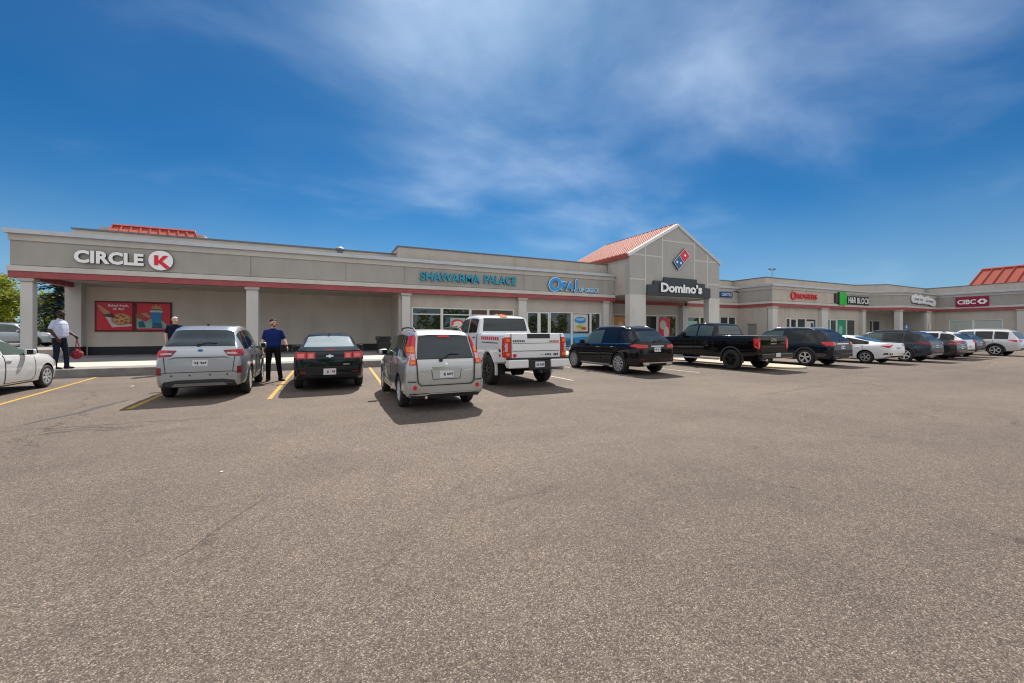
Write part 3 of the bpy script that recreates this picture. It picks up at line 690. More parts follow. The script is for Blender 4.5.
# --- right wing
fr = wall('wall', (40.42, 29.0), (40.42, 25.3), 0, 4.068, [(1.3, 2.3, .17, 2.35)]); baseb(fr, .0, 1.28, .45)
bm = bmesh.new(); rect(fr, bm, 1.305, 2.295, .17, 2.345, -.12, -.07); d = obj('service_door', bm, 'grey_door', B)
bm = bmesh.new(); rect(fr, bm, 2.1, 2.2, 1.1, 1.22, -.07, -.0); obj('handle', bm, 'chrome', d)
ops = [(43.05, 48.42, .17, 2.95), (50.2, 56.25, .17, 2.95)]
fr = wall('wall', (40.42, 25.32), (58.6, 25.32), 0, 4.068, [(a-40.42, b-40.42, c, e) for a, b, c, e in ops], th=.25)
g = lambda x: x-40.42
shopfront(fr, g(43.05), g(48.42), .17, 2.95, [g(43.8), g(44.95), g(46.5)], doors=(1,))
shopfront(fr, g(50.2), g(56.25), .17, 2.95, [g(51.1), g(52.4), g(54.4)], doors=(1,))
baseb(fr, .95, 2.6, .45)
pier(40.36, 41.14, 25.02, 25.5); pier(48.75, 49.95, 24.98, 25.45); pier(57.1, 57.7, 25.0, 25.45)
fr = wall('wall', (58.6, 26.4), (61.5, 26.4), 0, 4.06, [(.25, 2.7, .17, 2.95)])
shopfront(fr, .25, 2.7, .17, 2.95, [.95, 1.8], doors=(1,))
fr = wall('wall', (61.5, 26.4), (67.6, 26.4), 0, 4.06, [(.4, 3., .17, 2.95)]); shopfront(fr, .4, 3., .17, 2.95, [1.2], doors=())
fr = wall('wall', (67.6, 26.4), (67.6, 23.35), 0, 4.06)
fr = wall('wall', (67.6, 23.37), (71.2, 23.52), 0, 4.06)
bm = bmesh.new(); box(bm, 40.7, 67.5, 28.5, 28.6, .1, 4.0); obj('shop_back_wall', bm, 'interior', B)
pier(60.75, 61.5, 23.05, 23.6); pier(67.6, 68.7, 23.1, 23.6)
slabpart('soffit', [(58.7, 25.4), (61.6, 23.3), (67.7, 23.5), (67.7, 26.4), (58.7, 26.4)], 4.064, 4.12, 'soffit')
fr = wall('wall', (71.2, 23.6), (71.2, 6.), 0, 4.068, [(1.3, 5.75, .8, 3.0), (8.6, 13.0, .8, 3.0)]); baseb(fr, .1, 17.5, .5)
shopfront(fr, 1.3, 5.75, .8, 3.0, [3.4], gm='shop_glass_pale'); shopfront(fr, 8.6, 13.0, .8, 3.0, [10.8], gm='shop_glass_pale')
pier(70.85, 71.4, 15.9, 16.75); pier(70.85, 71.4, 9.2, 10.)
bm = bmesh.new(); box(bm, 74, 74.1, 6.5, 23, .1, 4.0); obj('shop_back_wall', bm, 'interior', B)

# --- red roof pieces rising behind the parapets
def red_hip(name, quad, ribs, edge_mat='red_rib', n_up=None):
    """quad: low-left, low-right, high-right, high-left corners"""
    a, b, c, d = map(Vector, quad); nn = (b-a).cross(d-a).normalized()
    bm = bmesh.new(); t = [bm.verts.new(p) for p in (a, b, c, d)]; u = [bm.verts.new(p-nn*.15) for p in (a, b, c, d)]
    bm.faces.new(t); bm.faces.new(u[::-1])
    for i in range(4): bm.faces.new((t[i], t[(i+1) % 4], u[(i+1) % 4], u[i]))
    rf = obj(name, bm, 'red_roof', B)
    bm = bmesh.new()
    for k in range(ribs+1):
        f = k/ribs; p, q = a.lerp(b, f), d.lerp(c, f)
        ax = (q-p)/2; s = ax.cross(nn).normalized()
        obox(bm, (p+q)/2+nn*.035, ax*.995, s*.035, nn*.034)
    obj('standing_seams', bm, edge_mat, rf)
    bm = bmesh.new(); ax = (c-d)/2; obox(bm, (c+d)/2+nn*.05, ax*1.01, nn.cross(ax).normalized()*.09, nn*.05); obj('ridge_cap', bm, edge_mat, rf)
red_hip('red_roof_slope', [(-11.5, 30.4, 6.5), (-6.75, 30.4, 6.5), (-7.7, 32.6, 8.03), (-11.75, 32.6, 8.03)], 9)
slabpart('roof_housing', [(-12.4, 32.62), (-7.2, 32.62), (-7.2, 35), (-12.4, 35)], 5.9, 7.9, 'stucco')
red_hip('red_roof_slope', [(74.0, 21.6, 7.0), (74.0, 9.0, 7.0), (75.8, 9.0, 9.45), (75.8, 20.7, 9.45)], 13)
slabpart('roof_housing', [(75.85, 9.2), (82, 9.2), (82, 20.5), (75.85, 20.5)], 5.9, 9.2, 'stucco')

# rooftop clutter
def roofthing(name, label, cat, fn):
    bm = bmesh.new(); mats = fn(bm); o = obj(name, bm, mats, None, smooth=40); tag(o, label, cat); return o
def vent(bm):
    tube(bm, [(.9, 28.0, 5.9), (.9, 28.0, 6.75)], .16, 14); tube(bm, [(.9, 28.0, 6.75), (.9, 28.0, 6.86), (.9, 28.0, 6.98)], [.30, .28, .08], 14)
    return ['flash_dark']
roofthing('roof_vent', 'small grey mushroom vent poking over the roof edge of the left block', 'roof vent', vent)
def ac(bm):
    box(bm, 71.0, 72.1, 26.2, 27.2, 5.95, 7.35, bev=.04); box(bm, 71.1, 72.0, 26.3, 27.1, 7.36, 7.45, bev=.03)
    return ['flash_dark']
roofthing('rooftop_air_unit', 'grey rooftop air unit behind the parapet near the burgundy bank sign', 'air unit', ac)
# far floodlight mast beyond the wing
mast = thing('floodlight_mast', 'tall slender floodlight mast showing above the middle of the roofline', 'light mast', (72.4, 45., 0))
bm = bmesh.new(); tube(bm, [(72.4, 45, 0), (72.4, 45, 12.7)], [.12, .035], 10); obj('pole', bm, 'flash_dark', mast, smooth=40)
bm = bmesh.new(); obox(bm, (72.4, 45, 12.55), (.35, -.14, 0), (0, .03, 0), (0, 0, .03)); obj('crossarm', bm, 'flash_dark', mast)
for s in (-1, 1):
    bm = bmesh.new(); obox(bm, (72.4+s*.38, 45-s*.15, 12.75), (.15, -.06, 0), (.05, .15, .06), (0, -.03, .12), bev=.02); obj('lamp_head', bm, 'flash_dark', mast)
# ------------------------------------------------------------------ signs, posters
def place(bm, x, y, z, rz=0.):
    bm.transform(Matrix.Translation((x, y, z)) @ Matrix.Rotation(rz, 4, 'Z')); return bm
def letters(parent, s, x0, x1, z0, z1, y, front, side='letter_side', depth=.12, bold=.02, name='lettering', rz=0., spacing=1., shear=0.):
    w = x1-x0
    bm = text_bm(s, w, z1-z0, depth, bold, spacing, shear=shear); side_mat(bm, (0, -1, 0))
    if rz: place(bm, x0, y, z0, rz)
    else: place(bm, x0, y, z0)
    return obj(name, bm, [front, side], parent, recalc=False)
def disc(parent, name, x, z, r, y0, y1, mats, seg=40, rx=None):
    bm = bmesh.new(); prism(bm, [(x+(rx or r)*math.cos(2*math.pi*k/seg), z+r*math.sin(2*math.pi*k/seg)) for k in range(seg)], y0, y1, fxz)
    bmesh.ops.recalc_face_normals(bm, faces=bm.faces[:]); side_mat(bm, (0, -1, 0))
    return obj(name, bm, mats, parent, recalc=False)
def board(parent, name, x0, x1, z0, z1, y0, y1, mats, bev=.0):
    bm = bmesh.new(); box(bm, x0, x1, y1, y0, z0, z1, bev=bev)
    return obj(name, bm, mats, parent)

YF = 26.89
s = thing('shop_sign', 'white CIRCLE lettering with a red K on a white disc on the grey fascia', 'sign', (-9.2, YF, 4.8))
letters(s, 'CIRCLE', -11.09, -8.46, 4.90, 5.53, YF, 'letter_white', depth=.13, bold=.045, spacing=1.02)
k = disc(s, 'roundel', -7.76, 5.24, .51, YF, YF-.14, ['letter_white', 'letter_side'])
bm = bmesh.new()   # the K: a stem, an arm and a leg that runs out to the rim
prism(bm, [(-8.03, 4.99), (-7.86, 4.99), (-7.86, 5.50), (-8.03, 5.50)], YF-.165, YF-.142, fxz)
prism(bm, [(-7.857, 5.22), (-7.66, 5.50), (-7.45, 5.50), (-7.70, 5.20), (-7.38, 4.90), (-7.54, 4.80), (-7.857, 5.12)], YF-.165, YF-.142, fxz)
obj('letter_k', bm, 'circle_red', s)

s = thing('shop_sign', 'teal SHAWARMA PALACE lettering in one line on the grey fascia', 'sign', (9.3, YF, 4.9))
letters(s, 'SHAWARMA', 5.79, 10.05, 4.96, 5.56, YF, 'teal', depth=.12, bold=.018)
letters(s, 'PALACE', 10.35, 12.88, 4.98, 5.58, YF, 'teal', depth=.12, bold=.018)

s = thing('shop_sign', 'bright blue OPA! OF GREECE lettering with pale outlines beside the gabled entrance', 'sign', (18, YF, 4.6))
for txt, a, b, c, d in (('O', 15.64, 16.85, 4.62, 5.80), ('P', 16.72, 17.35, 4.80, 5.52), ('A', 17.18, 17.92, 4.76, 5.50), ('!', 18.0, 18.36, 4.64, 5.78)):
    letters(s, txt, a, b, c, d, YF, 'opa_pale', depth=.12, bold=.05, name='letter_backing', shear=.12)
    letters(s, txt, a+.09, b-.03, c+.08, d-.08, YF-.125, 'opa_blue', 'opa_blue', depth=.03, bold=.02, shear=.12)
letters(s, 'OF GREECE', 18.5, 20.45, 4.74, 5.08, YF, 'opa_pale', 'opa_blue', depth=.08, bold=.02)

s = thing('shop_sign', "dark stepped board with white Domino's lettering across the gabled entrance", 'sign', (27.6, 24.9, 4.5))
bm = bmesh.new(); prism(bm, [(23.93, 4.53), (31.35, 4.53), (31.35, 5.40), (30.62, 5.40), (30.62, 5.76), (29.62, 5.76), (29.62, 6.10), (25.75, 6.10), (25.75, 5.76), (24.6, 5.76), (24.6, 5.40), (23.93, 5.40)], 24.93, 25.085, fxz)
bmesh.ops.bevel(bm, geom=[e for e in bm.edges], offset=.015, segments=1, affect='EDGES'); obj('backing_board', bm, 'board_dark', s)
letters(s, "Domino\u2019s", 25.30, 30.16, 4.83, 5.62, 24.925, 'letter_white', depth=.09, bold=.045)

s = thing('wall_logo', 'tilted red and blue domino tile logo with three white dots high on the gable', 'sign', (27.85, 25.05, 6.8))
cx_, cz_, hl, hw = 27.80, 7.77, .92, .45
ca, sa = math.cos(R(43)), math.sin(R(43))
T = lambda u, v: (cx_+u*ca-v*sa, cz_+u*sa+v*ca)
q = lambda u0, u1, v0, v1: [T(u0, v0), T(u1, v0), T(u1, v1), T(u0, v1)]
bm = bmesh.new(); prism(bm, q(-hl, hl, -hw, hw), 24.93, 25.09, fxz); bmesh.ops.recalc_face_normals(bm, faces=bm.faces[:]); side_mat(bm, (0, -1, 0)); obj('tile_body', bm, ['letter_white', 'letter_side'], s, recalc=False)
bm = bmesh.new(); prism(bm, q(.03, hl-.045, -hw+.045, hw-.045), 24.915, 24.928, fxz); obj('red_square', bm, 'circle_red', s)
bm = bmesh.new(); prism(bm, q(-hl+.045, -.03, -hw+.045, hw-.045), 24.915, 24.928, fxz); obj('blue_square', bm, 'logo_blue', s)
for u, v in ((.49, 0), (-.62, .17), (-.34, -.17)):
    x, z = T(u, v); disc(s, 'dot', x, z, .105, 24.912, 24.902, ['letter_white', 'letter_white'], 20)

YM = 28.73
s = thing('shop_sign', 'small navy sign with pale CENTRE lettering just right of the gabled entrance', 'sign', (38.4, YM, 5.2))
board(s, 'backing_board', 37.2, 39.36, 5.17, 5.72, YM, YM-.12, 'navy_sign', .02); letters(s, 'CENTRE', 37.6, 39.2, 5.28, 5.60, YM-.122, 'opa_pale', depth=.02, bold=.03)
bm = bmesh.new(); box(bm, 39.72, 39.80, YM-.34, YM, 5.82, 5.88); tube(bm, [(39.76, YM-.2, 5.79), (39.76, YM-.5, 5.70)], .06, 10)
tag(obj('security_camera', bm, 'dark_trim'), 'small dark security camera on the fascia beside the CENTRE sign', 'camera')

YR = 25.085
s = thing('shop_sign', 'bright red ROGERS lettering with a round emblem on the beige fascia of the right wing', 'sign', (45.5, YR, 4.8))
letters(s, 'ROGERS', 44.30, 47.90, 4.98, 5.50, YR, 'rogers_red', 'tail_red', depth=.12, bold=.02)
bm = bmesh.new()
for k in range(28):
    a, b = R(-60+k*360/28*1.0), R(-60+(k+1)*360/28); ro, ri = .43, .29
    if k in (9, 23): continue
    prism(bm, [(43.76+ri*math.cos(a), 5.25+ri*math.sin(a)), (43.76+ro*math.cos(a), 5.25+ro*math.sin(a)), (43.76+ro*math.cos(b), 5.25+ro*math.sin(b)), (43.76+ri*math.cos(b), 5.25+ri*math.sin(b))], YR, YR-.12, fxz)
obj('emblem', bm, 'rogers_red', s)

s = thing('shop_sign', 'bright green square box with white H&R BLOCK lettering on the right wing', 'sign', (54.5, YR, 4.5))
bm = bmesh.new(); box(bm, 51.9, 53.35, YR-.24, YR, 4.56, 5.96); bmesh.ops.recalc_face_normals(bm, faces=bm.faces[:]); side_mat(bm, (0, -1, 0)); obj('square_box', bm, ['green_sign', 'letter_side'], s, recalc=False)
board(s, 'backing_board', 53.45, 58.35, 4.62, 5.62, YR, YR-.12, 'letter_side')
board(s, 'side_board', 51.3, 51.88, 4.75, 5.8, YR, YR-.16, 'letter_side', .01)
letters(s, 'H&R', 53.75, 55.35, 4.80, 5.48, YR-.122, 'letter_white', depth=.1, bold=.02); letters(s, 'BLOCK', 55.6, 58.3, 4.78, 5.44, YR-.122, 'letter_white', depth=.1, bold=.02)

s = thing('shop_sign', 'white puffy two-word sign with navy script, left of the burgundy bank sign', 'sign', (66.6, 23.05, 4.8))
ang = math.atan2(.4, 9.5)
bm = bmesh.new(); bo = bmesh.new(); Fw = lambda x, z, d: Vector((61.5+x*math.cos(ang)+d*math.sin(ang), 22.9+x*math.sin(ang)-d*math.cos(ang), z))
for (cx0, cz0, r_) in ((2.1, 5.45, .42), (2.75, 5.55, .5), (3.5, 5.42, .46), (4.2, 5.50, .5), (4.8, 5.38, .40), (5.7, 5.36, .42), (6.4, 5.42, .47), (7.1, 5.30, .44), (7.8, 5.22, .45), (8.25, 5.12, .36)):
    d_ = .06+.013*rnd.random()*5
    r_ *= 1.12
    prism(bm, [(cx0+r_*1.05*math.cos(2*math.pi*k/18), cz0+r_*math.sin(2*math.pi*k/18)) for k in range(18)], .02, d_+.05, Fw)
    prism(bo, [(cx0+r_*1.19*math.cos(2*math.pi*k/18), cz0-.03+r_*1.14*math.sin(2*math.pi*k/18)) for k in range(18)], .004, .03+.001*len(bo.verts)/36, Fw)
obj('backing_board', bm, 'letter_white', s); obj('dark_outline', bo, 'letter_side', s)
bm = bmesh.new()
for (x, z, hh) in ((2.3, 5.45, .14), (2.62, 5.43, .10), (2.86, 5.43, .12), (3.1, 5.43, .10), (3.36, 5.43, .10), (3.9, 5.45, .14), (4.2, 5.41, .10), (4.46, 5.41, .12), (5.7, 5.34, .15), (6.0, 5.33, .10), (6.3, 5.33, .13), (6.58, 5.31, .10), (6.85, 5.30, .12), (7.15, 5.28, .10), (7.45, 5.26, .13), (7.7, 5.25, .10)):
    prism(bm, [(x-.08, z-hh), (x+.02, z-hh), (x+.09, z+hh), (x-.01, z+hh)], .185, .195, Fw)
obj('script', bm, 'navy_sign', s)

s = thing('bank_sign', 'burgundy bank sign with white CIBC lettering and a diamond emblem', 'sign', (71, 20.2, 4.5))
XB = 70.985
bm = bmesh.new(); box(bm, XB-.13, XB, 18.85, 21.6, 4.55, 5.78, bev=.01); obj('backing_board', bm, 'bank_red', s)
bm = text_bm('CIBC', 1.55, .56, .03, .03); side_mat(bm, (0, -1, 0)); bm.transform(Matrix.Translation((XB-.132, 21.42, 4.88)) @ Matrix.Rotation(R(-90), 4, 'Z')); obj('lettering', bm, ['letter_white', 'letter_white'], s, recalc=False)
fyz = lambda u, v, d: Vector((XB-.132-d, 19.36-u, v))
bm = bmesh.new(); hexo = [(-.42, 5.16), (-.18, 5.46), (.18, 5.46), (.42, 5.16), (.18, 4.86), (-.18, 4.86)]; dia = [(-.19, 5.16), (0, 5.34), (.19, 5.16), (0, 4.98)]
prism(bm, hexo, .0, .02, fyz); em = obj('emblem', bm, 'letter_white', s)
bm = bmesh.new(); prism(bm, dia, .021, .028, fyz); obj('emblem_diamond', bm, 'bank_red', s)

# two framed posters on the blank wall
def flat(parent, name, poly, layer, mat, y=31.94):
    bm = bmesh.new(); prism(bm, poly, y-.012*layer-.01, y-.012*layer, fxz); return obj(name, bm, mat, parent)
def ell(cx, cz, rx, rz, n=26, wob=0., seed=0, a0=0, a1=360, rot=0.):
    q = random.Random(seed); pts = []
    for k in range(n):
        a = R(a0+(a1-a0)*k/n); r = 1+wob*(q.random()-.5)
        x, z = rx*r*math.cos(a), rz*r*math.sin(a); pts.append((cx+x*math.cos(rot)-z*math.sin(rot), cz+x*math.sin(rot)+z*math.cos(rot)))
    return pts
M['poster_red'] = plain('poster_red', (.78, .018, .05), .3, var=.05)
M['poster_frame'] = plain('poster_frame_dark_red', (.16, .006, .012), .4)
for nm, c in (('crust', (.50, .24, .07)), ('cheese', (.70, .46, .20)), ('sauce', (.50, .09, .02)), ('skin_print', (.62, .32, .22)), ('box_white', (.72, .68, .62)), ('cup_blue', (.01, .26, .58)), ('sea_print', (.01, .12, .20)), ('mint_print', (.30, .52, .47)), ('ice_print', (.60, .38, .16)), ('shade_print', (.10, .04, .025)), ('sky_print', (.25, .50, .72)), ('orange_print', (.62, .22, .03)), ('cream_print', (.62, .58, .50)), ('lime_print', (.28, .42, .05))):
    M[nm] = plain(nm, c, .35, var=.10, scale=14)
def poster(label, x0, x1, z0, z1):
    p = thing('wall_poster', label, 'poster', ((x0+x1)/2, 31.95, z0))
    board(p, 'frame', x0, x1, z0, z1, 31.985, 31.94, 'poster_frame'); flat(p, 'print', [(x0+.1, z0+.1), (x1-.1, z0+.1), (x1-.1, z1-.1), (x0+.1, z1-.1)], 0, 'poster_red'); return p
p = poster('red poster with a hand lifting a slice from a boxed pizza, on the blank wall', -12.34, -10.53, 1.52, 3.36)
flat(p, 'pizza_box', [(-11.86, 2.42), (-11.55, 1.78), (-10.65, 1.86), (-10.65, 1.98), (-11.42, 2.02), (-11.52, 2.42)], 1, 'box_white')
flat(p, 'pizza', ell(-11.12, 2.27, .47, .36, 30, .08, 3), 2, 'crust'); flat(p, 'pizza_topping', ell(-11.12, 2.29, .40, .29, 26, .18, 4), 3, 'cheese')
for k, (a, b) in enumerate(((-11.3, 2.35), (-11.02, 2.42), (-10.88, 2.25), (-11.1, 2.16), (-11.32, 2.14), (-10.92, 2.08), (-11.15, 2.50))): flat(p, 'topping_slice', ell(a, b, .09, .06, 14, .3, k), 4, 'sauce')
flat(p, 'hand', [(-12.2, 3.1), (-12.1, 3.12), (-11.62, 2.70), (-11.55, 2.50), (-11.8, 2.48), (-12.08, 2.80)], 4, 'skin_print')
flat(p, 'hand_shadow', [(-11.92, 2.52), (-11.6, 2.62), (-11.35, 2.40), (-11.4, 2.34), (-11.88, 2.44)], 5, 'shade_print')
letters(p, 'Baked fresh,', -11.72, -10.78, 3.00, 3.17, 31.905, 'letter_white', 'letter_white', .01, .03); letters(p, 'all day!', -11.5, -10.98, 2.80, 2.97, 31.905, 'letter_white', 'letter_white', .01, .03)
p = poster('red poster with a tall blue iced drink cup, on the blank wall', -10.50, -8.72, 1.52, 3.36)
flat(p, 'beach_print', [(-10.42, 1.72), (-9.0, 1.72), (-9.0, 2.0), (-9.25, 2.25), (-9.75, 2.32), (-10.0, 2.12), (-10.42, 2.45)], 1, 'mint_print')
flat(p, 'sea_print', [(-10.30, 1.78), (-9.98, 1.78), (-10.12, 2.2), (-10.35, 2.1)], 2, 'sea_print'); flat(p, 'sea_print', [(-9.70, 1.74), (-9.18, 1.74), (-9.24, 2.06), (-9.62, 2.06)], 3, 'sea_print')
flat(p, 'cup', [(-9.68, 1.95), (-9.26, 1.95), (-9.19, 2.75), (-9.75, 2.75)], 2, 'cup_blue'); flat(p, 'cup_lid', [(-9.79, 2.72), (-9.15, 2.72), (-9.17, 2.84), (-9.77, 2.84)], 4, 'box_white')
flat(p, 'cup_drink', ell(-9.47, 2.86, .26, .05), 3, 'shade_print'); flat(p, 'ice_splash', ell(-9.47, 3.0, .26, .16, 22, .9, 9), 2, 'ice_print')
flat(p, 'pastry', ell(-10.2, 2.45, .28, .16, 20, .12, 5, rot=-.3), 3, 'sauce'); flat(p, 'hand', [(-10.2, 2.66), (-9.95, 2.68), (-9.72, 2.45), (-9.8, 2.34), (-10.1, 2.52)], 4, 'skin_print')

# notices in the shop windows, each taped to its pane
def notice(label, x0, x1, z0, z1, y, layers, base, name='window_poster'):
    p = thing(name, label, 'poster', ((x0+x1)/2, y, z0))
    bm = bmesh.new(); box(bm, x0, x1, y-.006, y, z0, z1); obj('sheet', bm, base, p)
    for i, (poly, mat) in enumerate(layers):
        bm = bmesh.new(); prism(bm, [(x0+(x1-x0)*u, z0+(z1-z0)*v) for u, v in poly], y-.008-.005*i-.003, y-.008-.005*i, fxz); obj('print', bm, mat, p)
YW = 27.22+.092
def el(cx, cz, rx, rz, seed=0, wob=.1): return ell(cx, cz, rx, rz, 20, wob, seed)
notice('white poster with blue script over a food bowl in the window beside the OPA! sign', 18.28, 19.72, 1.55, 2.95, YW, [(el(.48, .66, .40, .20, 1), 'cup_blue'), (el(.48, .70, .30, .08, 5), 'sky_print'), (el(.5, .24, .34, .15, 2), 'cheese'), (el(.42, .28, .18, .08, 3), 'lime_print'), (el(.70, .18, .18, .08, 4), 'sauce')], 'cream_print')
notice('wide bright blue window graphic under the food poster beside the OPA! sign', 17.3, 20.7, .35, 1.38, YW-.004, [([(0, .62), (1, .80), (1, 1), (0, 1)], 'sky_print'), ([(.05, .1), (.4, .1), (.3, .5), (.1, .45)], 'sea_print')], 'cup_blue')
YD = 28.75+.094
notice('orange poster in the narrow window left of the gabled entrance pier', 23.65, 25.15, 1.4, 2.9, YD, [(el(.5, .5, .34, .3, 6), 'crust'), (el(.5, .55, .2, .16, 7), 'cheese')], 'orange_print')
notice('tall red and white poster in the window inside the gabled entrance', 29.15, 30.55, .6, 2.85, YD, [(el(.35, .7, .3, .2, 8), 'cream_print'), (el(.65, .4, .25, .25, 9), 'box_white'), ([(.2, .02), (.9, .02), (.9, .2), (.2, .2)], 'cream_print')], 'poster_red')
notice('pale green notice in the right window behind the entrance column', 33.0, 34.3, 1.0, 2.6, YD, [([(.15, .45), (.8, .45), (.9, .65), (.1, .65)], 'mint_print')], 'mint_print')
YR2 = 25.32+.094
notice('white notices taped inside the rightmost window under the ROGERS sign', 46.75, 48.1, .9, 2.65, YR2, [([(.1, .1), (.45, .1), (.45, .4), (.1, .4)], 'shade_print'), ([(.55, .55), (.9, .55), (.9, .9), (.55, .9)], 'navy_sign')], 'cream_print')
notice('small white notice on the glass door under the ROGERS sign', 44.15, 44.55, 1.1, 1.75, YR2+.02, [], 'box_white')
notice('green poster with a white figure in the narrow window under the green square sign', 50.32, 50.98, .8, 2.85, YR2, [(el(.5, .45, .28, .2, 2), 'mint_print')], 'green_poster')
notice('tall green poster in the wide window under the white BLOCK lettering', 52.55, 54.2, .45, 2.85, YR2, [(el(.45, .55, .22, .22, 3, .5), 'mint_print'), ([(.3, .2), (.6, .2), (.6, .26), (.3, .26)], 'mint_print')], 'green_poster')
notice('white notices beside the door in the recessed corner shop', 58.95, 59.5, .7, 2.6, 26.4+.094, [([(.1, .1), (.9, .1), (.9, .25), (.1, .25)], 'navy_sign'), ([(.1, .5), (.9, .5), (.9, .65), (.1, .65)], 'shade_print')], 'box_white')
notice('red and white window film in the shop under the teal lettering', 9.65, 10.75, 2.0, 3.05, YW-.002, [(el(.5, .5, .3, .25, 3), 'poster_red')], 'shade_print')
notice('round red decal sheet in the left pane under the teal lettering', 8.0, 9.1, 1.6, 2.5, YW-.002, [(el(.5, .5, .45, .4, 4), 'poster_red'), (el(.5, .5, .3, .25, 5), 'box_white')], 'mint_print')
notice('pink and white window film in the last pane under the teal lettering', 11.1, 12.7, 2.2, 3.05, YW-.002, [(el(.3, .5, .2, .25, 6), 'box_white'), (el(.7, .4, .2, .25, 7), 'poster_red')], 'shade_print')

# white notice on the corner pier, blue parking sign
bm = bmesh.new(); box(bm, 68.0, 68.65, 23.04, 23.06, 1.75, 2.45); p_ = obj('notice_plate', bm, 'box_white'); tag(p_, 'small white notice plate on the pier left of the bank window', 'sign')
s = thing('parking_sign', 'small blue accessible-parking sign on a thin post before the right wing', 'sign', (57.2, 21.2, .28))
bm = bmesh.new(); tube(bm, [(57.2, 21.2, .1), (57.2, 21.2, 2.3)], .025, 8); obj('post', bm, 'flash', s, smooth=40)
bm = bmesh.new(); obox(bm, (57.2, 21.16, 2.08), (.24, -.107, 0), (.006, .012, 0), (0, 0, .2), bev=.004); pl = obj('sign_plate', bm, 'logo_blue', s)
bm = bmesh.new(); n_ = Vector((-.4, -.9, 0)).normalized(); u_ = Vector((.9, -.4, 0)).normalized(); c_ = Vector((57.2, 21.16, 2.08))+n_*.02
prism(bm, [(.11*math.cos(R(a)), -.05+.11*math.sin(R(a))) for a in range(90, 390, 20)]+[(.07*math.cos(R(a)), -.05+.07*math.sin(R(a))) for a in range(370, 80, -20)], 0, .004, lambda u, v, d: c_+u_*u+Vector((0, 0, v))+n_*d)
prism(bm, [(-.03, -.02), (.03, -.02), (.03, .14), (-.03, .14)], .001, .006, lambda u, v, d: c_+u_*u+Vector((0, 0, v))+n_*d)
obj('wheelchair_symbol', bm, 'letter_white', s)
# ------------------------------------------------------------------ vehicles
def pchip(pts):
    xs = np.array([p[0] for p in pts], float); ys = np.array([p[1] for p in pts], float)
    h = np.diff(xs); d = np.diff(ys)/h; n = len(xs); m = np.zeros(n)
    for i in range(1, n-1):
        if d[i-1]*d[i] > 0:
            w1, w2 = 2*h[i]+h[i-1], h[i]+2*h[i-1]; m[i] = (w1+w2)/(w1/d[i-1]+w2/d[i])
    m[0], m[-1] = d[0], d[-1]
    def f(x):
        x = min(max(x, xs[0]), xs[-1]); i = min(int(np.searchsorted(xs, x, 'right'))-1, n-2); t = (x-xs[i])/h[i]
        return float((2*t**3-3*t*t+1)*ys[i]+(t**3-2*t*t+t)*h[i]*m[i]+(-2*t**3+3*t*t)*ys[i+1]+(t**3-t*t)*h[i]*m[i+1])
    return f

class Shape:
    def __init__(s, top, belt, bot, half, roof, W, box=0.):
        s.W = W/2; s.topc = top; s.top, s.belt, s.bot = pchip(top), pchip(belt), pchip(bot); s.half, s.roof = pchip(half), pchip(roof); s.box = box
        s.y0, s.y1 = top[0][0], top[-1][0]
    def ring(s, y):
        zt, zo = s.top(y), s.bot(y); W = s.W*s.half(y); Wr = s.W*s.roof(y); b = s.box
        zb = min(s.belt(y), zt-.028); zb = max(zb, zo+.02); hb = zb-zo; hg = max(zt-zb, .005); xb = W*(.93+.03*b)
        Wr = min(Wr, xb*.985)
        k = min(1, hg/.25)          # how far the glasshouse has risen out of the body
        Wr2 = xb*.97*(1-k)+Wr*k
        P = [(0, zo), (W*.5, zo), (W*(.86+.06*b), zo), (W*(.955+.02*b), zo+.045*hb+.01), (W*(.985+.01*b), zo+.22*hb), (W*1., zo+.45*hb), (W*1., zo+.62*hb), (W*(.992+.004*b), zo+.78*hb), (W*(.968+.02*b), zo+.92*hb), (xb, zb)]
        for t, u in ((.28, .30), (.58, .60), (.84, .82)): P.append((xb+(Wr2-xb)*t, zb+hg*u))
        P += [(Wr2*.985, zb+hg*.905), (Wr2*.93, zb+hg*.96), (Wr2*.80, zb+hg*.985), (Wr2*.42, zb+hg*.998), (0, zt)]
        return P
    def mesh(s):
        ys = sorted({round(v, 4) for v in list(np.linspace(s.y0, s.y1, 64))+[p[0] for p in s.topc]+[s.y0+.012, s.y0+.03, s.y0+.055, s.y0+.09, s.y0+.14, s.y1-.012, s.y1-.03, s.y1-.06, s.y1-.1]})
        bm = bmesh.new(); rows = []
        for y in ys:
            P = s.ring(y); r = [bm.verts.new((x, y, z)) for x, z in P] + [bm.verts.new((-x, y, z)) for x, z in P[-2:0:-1]]
            rows.append(r)
        n = len(rows[0])
        for a, b in zip(rows, rows[1:]):
            for k in range(n): bm.faces.new((a[k], a[(k+1) % n], b[(k+1) % n], b[k]))
        bm.faces.new(rows[0]); bm.faces.new(rows[-1][::-1])
        bmesh.ops.recalc_face_normals(bm, faces=bm.faces[:])
        return bm

def gridpoly(poly, s):
    bm = bmesh.new(); bm.faces.new([bm.verts.new((u, v, 0)) for u, v in poly])
    us = [p[0] for p in poly]; vs = [p[1] for p in poly]
    for ax, lo, hi in ((0, min(us), max(us)), (1, min(vs), max(vs))):
        k = max(1, int((hi-lo)/s+.5))
        for i in range(1, k):
            co = [0, 0, 0]; no = [0, 0, 0]; co[ax] = lo+(hi-lo)*i/k; no[ax] = 1
            bmesh.ops.bisect_plane(bm, geom=bm.verts[:]+bm.edges[:]+bm.faces[:], plane_co=co, plane_no=no)
    return bm

